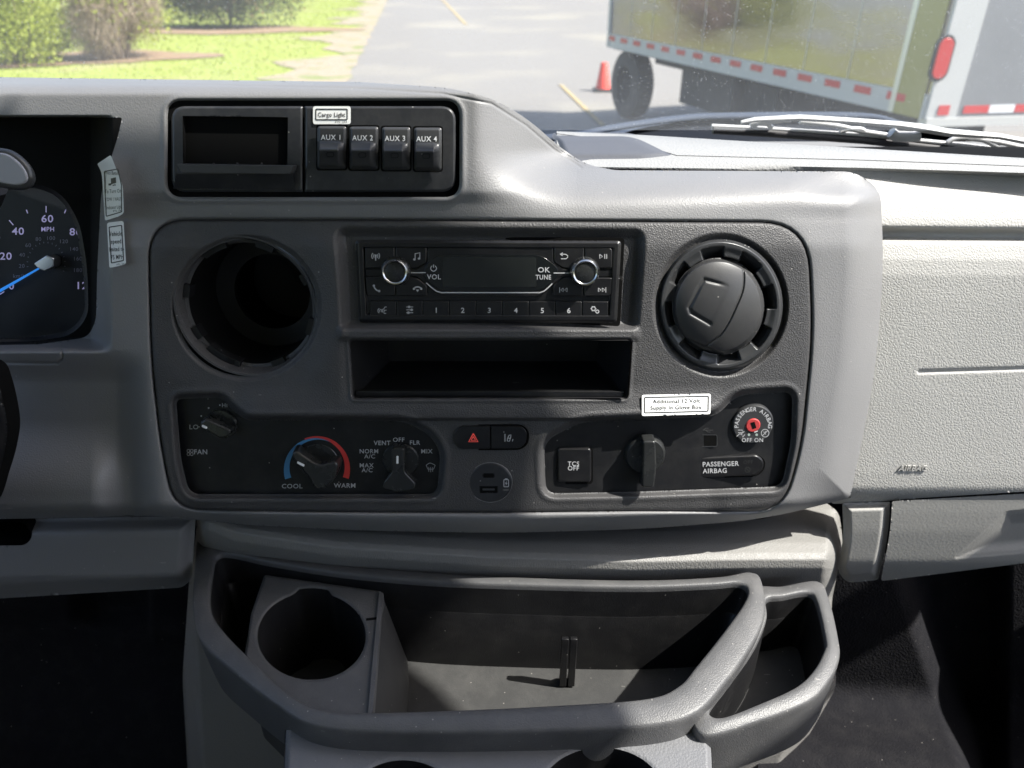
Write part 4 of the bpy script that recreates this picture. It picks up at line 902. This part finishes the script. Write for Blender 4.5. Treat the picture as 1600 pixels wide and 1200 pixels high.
for s in (-1, 1):
    d = box('door', (s * 1.03, -.05, CAMZ - .72), (.06, 1.95, .96), M['trim'], van)
    box('door_card', (s * .985, -.15, CAMZ - .45), (.02, 1.6, .36), M['liningl'], d)
    box('rear_side_panel', (s * 1.03, -1.0, CAMZ + .20), (.06, .5, .9), M['liningl'], van)
    p0, p1 = np.array([s * 1.03, .74, CAMZ - .18]), np.array([s * 1.01, .04, CAMZ + .68])  # pillars set back so their shade misses the passenger panel
    tube('windshield_pillar', [p0, p1], .04, M['liningl'], van, n=10)
box('firewall', (0, .86, CAMZ - .80), (1.8, .04, 1.1), M['carpet'], van)
box('cowl', (0, .90, CAMZ - .24), (1.75, .12, .08), M['trim'], van)
fm = box('floor_mat', (0, .1, CAMZ - 1.18), (2.0, 2.4, .03), M['carpet'])
fm.name = 'floor'; tag(fm, None, None, kind='structure')
# footwell carpet bulges on both sides of the engine cover
FW = rpoly([(1200, 880), (1680, 840), (1680, 1290), (1180, 1290)], 2)
def Yf(x, y): return .62 + .07 * ss(1390, 1450, x - (y - 900) * .35) - .05 * ss(1540, 1580, x) * 1.0 - .13 * ss(1060, 1230, y - (x - 1300) * .05)
c1 = relief('passenger_footwell_carpet', FW, Yf, M['carpet'], None, proj=PY, step=5)
tag(c1, 'dark carpeted passenger footwell below the glove box', 'carpet')
FD = rpoly([(-80, 905), (330, 880), (330, 1290), (-80, 1290)], 2)
def Yd(x, y): return .66 - .10 * ss(960, 1240, y) + .03 * ss(100, 160, x) * ss(1000, 940, y) - .03 * ss(230, 236, x) * ss(1010, 930, y)
c2 = relief('driver_footwell_carpet', FD, Yd, M['carpet'], None, proj=PY, step=5)
tag(c2, 'dark carpeted driver footwell below the charcoal knee panel', 'carpet')
# windshield glass: thin, dusty
m, t, b = nodes('dusty windshield glass'); M['glass'] = m; L = t.links.new
out = t.nodes['Material Output']; tr_ = t.nodes.new('ShaderNodeBsdfTransparent'); tr_.inputs[0].default_value = (.97, .98, .97, 1)
gl_ = t.nodes.new('ShaderNodeBsdfGlossy'); gl_.inputs['Roughness'].default_value = .02
tl = t.nodes.new('ShaderNodeBsdfTranslucent'); tl.inputs[0].default_value = (.9, .9, .88, 1)
fr = t.nodes.new('ShaderNodeFresnel'); fr.inputs[0].default_value = 1.14
m1 = t.nodes.new('ShaderNodeMixShader'); L(fr.outputs[0], m1.inputs[0]); L(tr_.outputs[0], m1.inputs[1]); L(gl_.outputs[0], m1.inputs[2])
geo = t.nodes.new('ShaderNodeNewGeometry'); nz = t.nodes.new('ShaderNodeTexNoise'); nz.inputs['Scale'].default_value = 9; nz.inputs['Detail'].default_value = 8; L(geo.outputs['Position'], nz.inputs[0])
vo = t.nodes.new('ShaderNodeTexVoronoi'); vo.inputs['Scale'].default_value = 260; L(geo.outputs['Position'], vo.inputs[0])
lt_ = t.nodes.new('ShaderNodeMath'); lt_.operation = 'LESS_THAN'; lt_.inputs[1].default_value = .16; L(vo.outputs['Distance'], lt_.inputs[0])
mr = t.nodes.new('ShaderNodeMapRange'); mr.inputs[1].default_value = .3; mr.inputs[2].default_value = .75; mr.inputs[3].default_value = .06; mr.inputs[4].default_value = .12; L(nz.outputs['Fac'], mr.inputs[0])
ma = t.nodes.new('ShaderNodeMath'); ma.operation = 'MULTIPLY_ADD'; ma.inputs[1].default_value = .16; L(lt_.outputs[0], ma.inputs[0]); L(mr.outputs[0], ma.inputs[2])
m2 = t.nodes.new('ShaderNodeMixShader'); L(ma.outputs[0], m2.inputs[0]); L(m1.outputs[0], m2.inputs[1]); L(tl.outputs[0], m2.inputs[2]); L(m2.outputs[0], out.inputs['Surface'])
g0, g1 = (.80, -.155), (.375, .66)
gv = []
for k in range(9):
    q = k / 8;  zz = g0[1] + (g1[1] - g0[1]) * q + .03 * math.sin(q * math.pi)
    for x_ in np.linspace(-1.0, 1.0, 13): gv.append((x_, (g0[0] - .06 * x_ ** 4) * (1 - q) + RE(x_ / 1.02) * q, CAMZ + zz))
gf = [[a * 13 + i, a * 13 + i + 1, (a + 1) * 13 + i + 1, (a + 1) * 13 + i] for a in range(8) for i in range(12)]
ws = build('windshield', gv, gf, M['glass'], None); tag(ws, 'dusty curved windshield glass above the dash', 'windshield')
# unseen mirror, added under the roof to throw shade on the dash
mi = thing('shade_mirror', 'unseen dark mirror added above the dash to cast shade', 'mirror', (.18, .30, CAMZ + .40))
prm = box('housing', (.18, .38, CAMZ + .44), (.24, .03, .07), M['trim'], mi, bevel=.01)
tube('stem', [(.18, .39, CAMZ + .46), (.16, .42, CAMZ + .56)], .008, M['trim'], mi)
# hood and cowl outside the glass
hood = thing('hood', 'blue grey van hood edge beyond the windshield', 'hood', (.3, 1.2, CAMZ - .25))
HD = rpoly([(862, 212), (905, 206, 20), (965, 193, 20), (1060, 180, 40), (1135, 175, 30), (1345, 175, 30), (1425, 193, 30), (1600, 224), (1700, 240), (1700, 275), (862, 275)], 6)
M['hoodp'] = plain('blue grey hood paint', (.05, .062, .085), .7, spec=.1)
M['cowlp'] = plastic('black cowl plastic', (.012, .014, .018), .9, 300, .4, .05, .2)
relief('cowl_panel', HD, lambda x, y: -.225 + 0 * x, M['cowlp'], hood, proj=PZ, step=4)
hp_ = cmr([(850, 212), (905, 207), (965, 195), (1060, 182), (1135, 178), (1345, 178), (1425, 195), (1600, 226), (1700, 242)], 8, False)
loft('hood_edge', [PZ(hp_[:, 0], hp_[:, 1] + 9, -.224), PZ(hp_[:, 0], hp_[:, 1] + 7, -.214), PZ(hp_[:, 0], hp_[:, 1], -.210), PZ(hp_[:, 0], hp_[:, 1] - 2, -.215), PZ(hp_[:, 0], hp_[:, 1] - 2, -.25)], M['hoodp'], hood, closed=False)
hl = rpoly([(862, 210), (905, 206), (965, 194), (1060, 181), (1135, 177), (1090, 186, 30), (1000, 200, 20), (960, 212, 10)], 4)
relief('hood_skin', hl, lambda x, y: -.216 + 0 * x, M['hoodp'], hood, proj=PZ, step=3)
# wiper
wp = thing('windshield_wiper', 'pale sunlit windshield wiper lying across the foot of the windshield', 'wiper', tuple(PY(1350, 225, .88)))
M['wiper'] = plain('wiper metal painted with sun glare', (.50, .50, .49), .45)  # sun glare painted into the pale grey
M['rubber'] = plain('black rubber', (.02, .02, .022), .6)
yb = .87
Yb = lambda pts, y=yb: PY(np.array([p[0] for p in pts], float), np.array([p[1] for p in pts], float), y)
tube('blade_spine', Yb([(1112, 197), (1200, 201), (1350, 211), (1500, 226), (1680, 246)]), .0024, M['wiper'], wp)
tube('rubber_strip', Yb([(1114, 203), (1200, 208), (1350, 219), (1500, 236), (1680, 257)]), .0045, M['rubber'], wp)
tube('arm', Yb([(1158, 191), (1180, 187), (1250, 184), (1330, 189), (1405, 195), (1440, 200), (1480, 207), (1560, 213), (1640, 228), (1700, 240)], .85), [.003, .0045, .0055, .0055, .006, .0075, .007, .0055, .005, .005], M['wiper'], wp, flat=.6)
tube('bridge', Yb([(1172, 193), (1190, 189), (1235, 185)], .86), .004, M['wiper'], wp)
for pts in ([(1175, 198), (1185, 193), (1198, 193), (1206, 200)], [(1250, 190), (1290, 194), (1320, 199), (1345, 205), (1392, 212)], [(1312, 206), (1325, 202), (1345, 202), (1352, 207)], [(1480, 223), (1495, 216), (1530, 217), (1560, 230)], [(1510, 216), (1560, 222), (1620, 236)]):
    tube('yoke', Yb(cmr(pts, 4, False), .865), .0028, M['wiper'], wp)
prism_k = tube('pivot_block', Yb([(1392, 207), (1400, 213), (1425, 214), (1436, 212)], .86), .006, M['wiper'], wp)

# ------------------------------------------------------------------ OUTSIDE: ground z = 0
def GP(px, py, z=0.0):                           # ground point seen at a pixel
    return PZ(px, py, z - CAMZ)
def groundmat(name, c0, c1, scale, rough=.9, c2=None, big=.35):
    m, t, b = nodes(name); L = t.links.new; geo = t.nodes.new('ShaderNodeNewGeometry')
    n1 = t.nodes.new('ShaderNodeTexNoise'); n1.inputs['Scale'].default_value = scale; n1.inputs['Detail'].default_value = 10; n1.inputs['Roughness'].default_value = .75
    n2 = t.nodes.new('ShaderNodeTexNoise'); n2.inputs['Scale'].default_value = big; n2.inputs['Detail'].default_value = 6
    L(geo.outputs['Position'], n1.inputs[0]); L(geo.outputs['Position'], n2.inputs[0])
    r1 = t.nodes.new('ShaderNodeMapRange'); r1.inputs[1].default_value = .35; r1.inputs[2].default_value = .65; L(n1.outputs['Fac'], r1.inputs[0])
    a = t.nodes.new('ShaderNodeMix'); a.data_type = 'RGBA'; a.inputs['A'].default_value = rgb(c0); a.inputs['B'].default_value = rgb(c1); L(r1.outputs[0], a.inputs['Factor'])
    r = t.nodes.new('ShaderNodeMapRange'); r.inputs[1].default_value = .52; r.inputs[2].default_value = .66; L(n2.outputs['Fac'], r.inputs[0])
    q = t.nodes.new('ShaderNodeMix'); q.data_type = 'RGBA'; L(a.outputs['Result'], q.inputs['A']); q.inputs['B'].default_value = rgb(c2 if c2 is not None else c1); L(r.outputs[0], q.inputs['Factor'])
    L(q.outputs['Result'], b.inputs['Base Color']); b.inputs['Roughness'].default_value = rough
    bp = t.nodes.new('ShaderNodeBump'); bp.inputs['Strength'].default_value = .5; bp.inputs['Distance'].default_value = .02; L(n1.outputs['Fac'], bp.inputs['Height']); L(bp.outputs[0], b.inputs['Normal'])
    return m
M['asphalt'] = groundmat('worn pale asphalt', (.15, .142, .13), (.19, .18, .163), 14, .9, (.22, .205, .17), .25)
M['grass'] = groundmat('sunlit lawn', (.17, .21, .03), (.25, .29, .055), 9, .95, (.24, .24, .08), .5)
M['verge'] = groundmat('dry sandy verge', (.22, .18, .12), (.30, .25, .18), 6, .95, (.15, .18, .05), 1.2)
def sheet(name, pts, z, mat):
    P = [tuple(p) for p in pts]; v = [(x, y, z) for x, y in P]
    o = build(name, v, [list(range(len(v)))], mat, None, smooth=False); tag(o, None, None, kind='structure'); return o
sheet('ground', [(-400, -400), (400, -400), (400, 400), (-400, 400)], -.02, M['grass'])
e0, e1 = GP(540, 125), GP(604, 0)                # left road edge
d_ = (e1 - e0) / np.linalg.norm(e1 - e0)
Lb = e0 - d_ * 60; Lf = e1 + d_ * 120
sheet('road', [(Lb[0], Lb[1]), (60, -50), (60, 200), (Lf[0], Lf[1])], -.012, M['asphalt'])
nrm = np.array([-d_[1], d_[0], 0])
ve = []
for k in range(60):
    q = Lb + (Lf - Lb) * k / 59; ve.append(q[:2])
vo_ = []
vpts = np.linspace(-20, 120, 220); left = [e0 + d_ * s + nrm * (1.1 + .5 * math.sin(s * .9) + .4 * math.sin(s * 2.3 + 1) + rng.uniform(-.15, .15)) for s in vpts]
right = [e0 + d_ * s - nrm * (.05 + .05 * math.sin(s * 3) + rng.uniform(-.03, .03)) for s in vpts]
vv2 = [(p[0], p[1], -.004) for p in left] + [(p[0], p[1], -.004) for p in right]; n_ = len(vpts)
o = build('verge', vv2, [[i, i + 1, n_ + i + 1, n_ + i] for i in range(n_ - 1)], M['verge'], None, smooth=False); tag(o, None, None, kind='structure')
M['mulch'] = groundmat('dry brown mulch', (.17, .11, .065), (.28, .19, .12), 14, .95, (.20, .16, .08), 2.0)
M['yellow'] = groundmat('worn yellow road paint', (.30, .235, .12), (.36, .27, .11), 25, .9, (.22, .20, .165), 9)
def stripe(name, a, b, wdt, label):
    A, B = GP(*a), GP(*b); d = (B - A) / np.linalg.norm(B - A); n = np.array([-d[1], d[0], 0]) * wdt / 2
    o = build(name, [A + n + (0, 0, .004), B + n + (0, 0, .004), B - n + (0, 0, .004), A - n + (0, 0, .004)], [[0, 1, 2, 3]], M['yellow'], None, smooth=False); tag(o, label, 'road marking', kind='structure')
stripe('road_marking', (728, 38), (688, -4), .12, None)
stripe('road_marking', (942, 196), (876, 132), .07, None)

# truck / trailer: box body seen from its rear left corner
ZB = .86
Rc = GP(1442, 186, ZB); Fc = GP(953, 74, ZB)     # rear and front lower corners of the side
sdv = (Fc - Rc); Ls = np.linalg.norm(sdv); sdv = sdv / Ls; out_n = np.array([-sdv[1], sdv[0], 0])      # along the side, forward
if out_n[0] > 0: out_n = -out_n
rear_d = -out_n                                   # across the rear towards the right
# lay the rear face so that its foot runs along the photo's rear sill
Rr = GP(1660, 176, ZB + .02); rd = Rr - Rc; rd[2] = 0; rd = rd / np.linalg.norm(rd)
up = np.array([0, 0, 1.])
tk_ = thing('box_truck', 'silver box truck with mirror finish side parked ahead on the right', 'truck', (float(Rc[0]), float(Rc[1]), 0))
def panel(name, A, du, lu, lz, th, mat, parent, off=0.0, z0=0.0, n=None, bevel=0):
    n = out_n if n is None else n
    A = np.array(A, float) + n * off + up * z0; v = []
    for a in (0, lu):
        for z in (0, lz):
            for k in (0, -th): v.append(A + du * a + up * z + n * k)
    f = [(0, 1, 3, 2), (4, 6, 7, 5), (0, 4, 5, 1), (2, 3, 7, 6), (0, 2, 6, 4), (1, 5, 7, 3)]
    v, f = orient(v, f)
    return build(name, v, f, mat, parent, smooth=False, bevel=bevel)
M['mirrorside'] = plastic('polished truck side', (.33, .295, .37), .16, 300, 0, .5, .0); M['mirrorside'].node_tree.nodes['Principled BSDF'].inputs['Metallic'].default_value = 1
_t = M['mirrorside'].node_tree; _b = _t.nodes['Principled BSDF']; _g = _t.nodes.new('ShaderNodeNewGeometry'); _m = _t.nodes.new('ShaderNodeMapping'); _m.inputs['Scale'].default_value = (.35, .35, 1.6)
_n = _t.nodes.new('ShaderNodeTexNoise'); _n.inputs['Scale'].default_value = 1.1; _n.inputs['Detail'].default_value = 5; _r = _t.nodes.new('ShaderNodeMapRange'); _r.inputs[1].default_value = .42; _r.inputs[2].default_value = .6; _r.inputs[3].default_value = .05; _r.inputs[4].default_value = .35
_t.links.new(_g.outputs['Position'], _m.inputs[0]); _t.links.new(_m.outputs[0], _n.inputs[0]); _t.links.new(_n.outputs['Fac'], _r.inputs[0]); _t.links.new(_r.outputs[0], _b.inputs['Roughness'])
M['alu'] = plain('brushed aluminium', (.62, .62, .60), .4, .6)
M['whitep'] = plain('white truck paint', (.46, .46, .44), .5)
M['greyp'] = plastic('grey truck rear door', (.19, .195, .20), .4, 200, 0, .5, .2)
M['olive'] = plain('dull gold trim', (.30, .28, .10), .45, .3)
M['rlamp'] = plain('red lamp lens', (.45, .012, .01), .3)
M['rtape'] = plain('red reflective tape', (.50, .04, .04), .4)
M['wtape'] = plain('white reflective tape', (.75, .75, .75), .4)
M['tyre'] = plain('tyre rubber', (.02, .02, .02), .8)
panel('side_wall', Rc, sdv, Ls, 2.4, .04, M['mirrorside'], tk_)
sr = panel('side_rail', Rc, sdv, Ls, .17, .06, M['whitep'], tk_, off=.012)
nt_ = 15
for i in range(nt_):
    panel('reflective_tape', Rc + sdv * (Ls * (i + .55) / nt_), sdv, .19, .055, .004, M['rtape'], sr, off=.017, z0=.09)
panel('corner_post', Rc + sdv * .03, sdv, .26, 2.4, .06, M['olive'], tk_, off=.016)
panel('corner_cap', Rc + sdv * .29, sdv, .05, 2.4, .06, M['alu'], tk_, off=.020)
panel('front_corner_post', Fc, sdv, .07, 2.4, .1, M['whitep'], tk_, off=.02)
panel('underside', Rc + sdv * .1, sdv, Ls - .1, .06, 2.1, M['tyre'], tk_, off=-.05, z0=-.02)
# rear
rn = np.cross(rd, up); 
if rn[1] > 0: rn = -rn
fr_ = panel('rear_frame', Rc, rd, .24, 2.4, .06, M['whitep'], tk_, n=rn, off=.03)
rdr = panel('rear_door', Rc + rd * .24, rd, 1.9, 2.4, .05, M['greyp'], tk_, n=rn, off=.01)
panel('rear_sill', Rc, rd, 2.15, .06, .1, M['alu'], tk_, n=rn, off=.05, z0=-.05)
for i in range(8):
    panel('reflective_tape', Rc + rd * (.30 + .21 * i), rd, .205, .055, .004, M['rtape'] if i % 2 == 0 else M['wtape'], rdr, n=rn, off=.016, z0=.035)
panel('reflective_tape', Rc + rd * .08, rd, .09, .07, .004, M['rtape'], fr_, n=rn, off=.036, z0=.03)
# tail light: oval with dark surround, on the rear frame
def facept(px, py):                               # point of the rear face seen at a pixel
    d = rays(px, py); A = Rc + rn * .034; t = ((A - C0) @ rn) / (d @ rn); return C0 + d * t
tlc = facept(1470, 91); q0, q1 = facept(1470, 58), facept(1470, 124); hgt = abs(q0[2] - q1[2])
def oval(name, c, rx, rz, th, mat, parent):
    n = 40; v = []
    for k in (0, 1):
        for i in range(n):
            a = 2 * math.pi * i / n; cx_, cz_ = math.cos(a), math.sin(a); zz = (rz - rx) * (1 if cz_ > 0 else -1) + rx * cz_
            v.append(c + rd * rx * cx_ + up * zz + rn * (th * k))
    f = [list(range(n)), list(range(n, 2 * n))] + [[i, (i + 1) % n, n + (i + 1) % n, n + i] for i in range(n)]
    v, f = orient(v, f); return build(name, v, f, mat, parent, smooth=True, angle=40, bevel=.004)
tl_ = oval('tail_light', tlc, hgt * .27, hgt * .56, .02, M['tyre'], tk_)
oval('lens', tlc + rn * .012, hgt * .20, hgt * .48, .018, M['rlamp'], tl_)
# wheels under the far end
def wheel(c, r, wd, parent):
    pr_ = [(r * .55, wd / 2), (r * .9, wd / 2), (r, wd * .4), (r, -wd * .4), (r * .9, -wd / 2), (r * .55, -wd / 2)]; n = 40; v, f = [], []
    for rr, h in pr_:
        for i in range(n):
            a = 2 * math.pi * i / n; v.append(c + out_n * h + (sdv * math.cos(a) + up * math.sin(a)) * rr)
    for j in range(len(pr_) - 1):
        for i in range(n): f.append([j * n + i, j * n + (i + 1) % n, (j + 1) * n + (i + 1) % n, (j + 1) * n + i])
    wh_ = build('wheel', v, f, M['tyre'], parent, angle=40)
    v = [c + out_n * h + (sdv * math.cos(a) + up * math.sin(a)) * rr for rr, h in ((r * .55, wd / 2), (r * .5, wd * .2), (r * .12, wd * .25), (.001, wd * .25)) for a in np.linspace(0, 2 * math.pi, n, endpoint=False)]
    f = [[j * n + i, j * n + (i + 1) % n, (j + 1) * n + (i + 1) % n, (j + 1) * n + i] for j in range(3) for i in range(n)]
    build('rim', v, f, M['cowlp'], wh_)
for s in (Ls - .30,):
    wheel(Rc + sdv * s - up * (ZB - .42) - out_n * .22, .42, .26, tk_)
    wheel(Rc + sdv * s - up * (ZB - .42) - out_n * 1.9, .42, .26, tk_)
panel('chassis_rail', Rc + sdv * .6, sdv, Ls - .8, .16, .08, M['tyre'], tk_, off=-.6, z0=-.2)
panel('fuel_tank', Rc + sdv * (Ls * .38), sdv, .9, .32, .5, M['tyre'], tk_, off=-.25, z0=-.40)  # tank blackened to paint in the shade under the body
panel('mud_flap', Rc + sdv * (Ls * .48), sdv, .04, .5, .5, M['tyre'], tk_, off=-.1, z0=-.5)
# cone
cn = thing('traffic_cone', 'small red orange traffic cone beside the truck wheels', 'traffic cone', tuple(GP(942, 141)))
M['cone'] = plain('red orange cone plastic', (.62, .045, .02), .5)
c = GP(942, 141); hc = .42
v = []; f = []; pr_ = [(.125, .03), (.12, .04), (.06, hc), (.05, hc + .01), (.001, hc + .01)]; n = 32
for r_, h in pr_: v += [c + np.array([r_ * math.cos(a), r_ * math.sin(a), h]) for a in np.linspace(0, 2 * math.pi, n, endpoint=False)]
for j in range(4): f += [[j * n + i, j * n + (i + 1) % n, (j + 1) * n + (i + 1) % n, (j + 1) * n + i] for i in range(n)]
build('cone', v, f, M['cone'], cn)
box('base', (c[0], c[1], .015), (.32, .32, .03), M['tyre'], cn, bevel=.01)

# shrubs
def leafmat(name, c0, c1):
    m, t, b = nodes(name); L = t.links.new; oi = t.nodes.new('ShaderNodeNewGeometry')
    a = t.nodes.new('ShaderNodeMix'); a.data_type = 'RGBA'; a.inputs['A'].default_value = rgb(c0); a.inputs['B'].default_value = rgb(c1); L(oi.outputs['Random Per Island'], a.inputs['Factor'])
    L(a.outputs['Result'], b.inputs['Base Color']); b.inputs['Roughness'].default_value = .6
    tl = t.nodes.new('ShaderNodeBsdfTranslucent'); L(a.outputs['Result'], tl.inputs[0]); mx = t.nodes.new('ShaderNodeMixShader'); mx.inputs[0].default_value = .35
    L(b.outputs[0], mx.inputs[1]); L(tl.outputs[0], mx.inputs[2]); L(mx.outputs[0], t.nodes['Material Output'].inputs['Surface']); return m
M['leafy'] = leafmat('yellow green leaves', (.20, .25, .02), (.38, .42, .06)); M['leafd'] = leafmat('dark evergreen leaves', (.03, .05, .02), (.07, .09, .03))
M['twig'] = leafmat('dry twigs', (.30, .23, .16), (.50, .41, .30)); M['bark'] = plain('bark', (.12, .09, .07), .9)
M['leafr'] = leafmat('russet leaves', (.22, .12, .05), (.30, .20, .09))
def cloud(name, c, rad, n, size, mat, parent, lumps=9, twiggy=False):
    c = np.array(c, float); rad = np.array(rad, float)
    lc = npr.normal(size=(lumps, 3)); lc /= np.linalg.norm(lc, axis=1, keepdims=True); lc *= npr.uniform(.25, .75, (lumps, 1)); lc[:, 2] = np.abs(lc[:, 2]) * 1.2 - .25
    which = npr.randint(0, lumps, n); d = npr.normal(size=(n, 3)); d /= np.linalg.norm(d, axis=1, keepdims=True)
    p = lc[which] + d * (npr.uniform(.2, 1, (n, 1)) ** .5) * .42; P = c + p * rad
    a = npr.normal(size=(n, 3)); a /= np.linalg.norm(a, axis=1, keepdims=True); b = np.cross(a, npr.normal(size=(n, 3))); b /= np.linalg.norm(b, axis=1, keepdims=True)
    s = size * npr.uniform(.6, 1.4, (n, 1))
    if twiggy: a[:, 2] = np.abs(a[:, 2]) * 1.6; l, wd = s * 5, s * .10
    else: l, wd = s, s * .5
    v = np.stack([P - a * l, P + b * wd, P + a * l, P - b * wd], 1).reshape(-1, 3); f = np.arange(4 * n).reshape(-1, 4)
    return build(name, v, f, mat, parent, smooth=False)
def shrub(label, base, rad, n, size, mat, lumps=9, twiggy=False, extra=None, name='shrub'):
    t = thing(name, label, 'shrub', (base[0], base[1], 0))
    cloud('foliage' if not twiggy else 'twigs', (base[0], base[1], rad[2] * .55), rad, n, size, mat, t, lumps, twiggy)
    for k in range(5):
        a = rng.uniform(0, 6.28); tube('stem', [(base[0] + .1 * math.cos(a), base[1] + .1 * math.sin(a), 0), (base[0] + .5 * rad[0] * math.cos(a), base[1] + .5 * rad[1] * math.sin(a), rad[2] * .9)], [.035, .012], M['bark'], t, n=6)
    if extra: cloud('new_leaves', (base[0], base[1], rad[2] * .7), [k * 1.05 for k in rad], n // 6, size, M[extra], t, lumps)
    return t
p = GP(35, 98); shrub('bright yellow green leafy shrub at the far left of the lawn', p, (1.5, 1.5, 1.6), 15000, .038, M['leafy'], 16)
p = GP(190, 92); shrub('pale brown twiggy shrub between the yellow green and the dark one', p, (1.35, 1.2, 1.5), 9000, .05, M['twig'], 12, True, 'leafy')
p = GP(-60, 80); shrub('yellow green shrub half out of frame at the left edge', p, (1.6, 1.6, 1.9), 6000, .05, M['leafy'], 12)
p = GP(360, 42); shrub('dark evergreen shrub beyond the lawn right of the twiggy shrub', p, (3.0, 1.6, 2.0), 24000, .045, M['leafd'], 18, False, 'leafr')
for k, (px_, dy, hh_) in enumerate(((-300, 34, 3.0), (60, 32, 3.4), (420, 46, 3.0), (900, 75, 4), (1500, 70, 5))):
    pass
# short lawn tufts
n = 26000; s_ = npr.uniform(-6, 45, n); o_n = npr.uniform(1.0, 14, n); G = e0 + d_ * s_[:, None] + nrm * o_n[:, None]; G[:, 2] = -.02
a = npr.normal(size=(n, 3)) * [.5, .5, 0] + [0, 0, 1]; a *= npr.uniform(.02, .045, (n, 1)); b = npr.normal(size=(n, 3)) * [1, 1, 0]; b /= np.linalg.norm(b, axis=1, keepdims=True); b *= .02
v = np.stack([G - b, G + b, G + a], 1).reshape(-1, 3); go = build('grass', v, np.arange(3 * n).reshape(-1, 3), leafmat('grass blades', (.18, .22, .025), (.30, .34, .06)), None, smooth=False)
tag(go, 'bright green lawn grass left of the road', 'grass', kind='stuff')
# seams and rivets on the truck side
for k in range(1, 9):
    sm_ = panel('panel_seam', Rc + sdv * (.30 + (Ls - .3) * k / 9.), sdv, .006, 2.2, .003, M['alu'], tk_, off=.004, z0=.17)

panel('underbody_shade', Rc + sdv * .5, sdv, Ls - 1.2, .56, .5, M['tyre'], tk_, off=-.75, z0=-.58)  # dark blocks added for the deep shade under the truck
panel('underbody_shade', Rc + sdv * (Ls * .55), sdv, 1.1, .5, .4, M['tyre'], tk_, off=-.35, z0=-.52)
for (mx, my, ra, rb) in ((170, 88, 2.3, 1.2), (30, 96, 1.6, 1.0), (360, 46, 3.6, 1.5)):
    mc = GP(mx, my); m_ = [(mc[0] + ra * math.cos(a) * (1 + .18 * math.sin(3 * a + mx) + rng.uniform(-.06, .06)), mc[1] + rb * math.sin(a) * (1 + .15 * math.cos(4 * a) + rng.uniform(-.06, .06))) for a in np.linspace(0, 2 * math.pi, 60, endpoint=False)]
    sheet('mulch', m_, .003 + .002 * (mx > 200) + .002 * (mx < 100), M['mulch'])
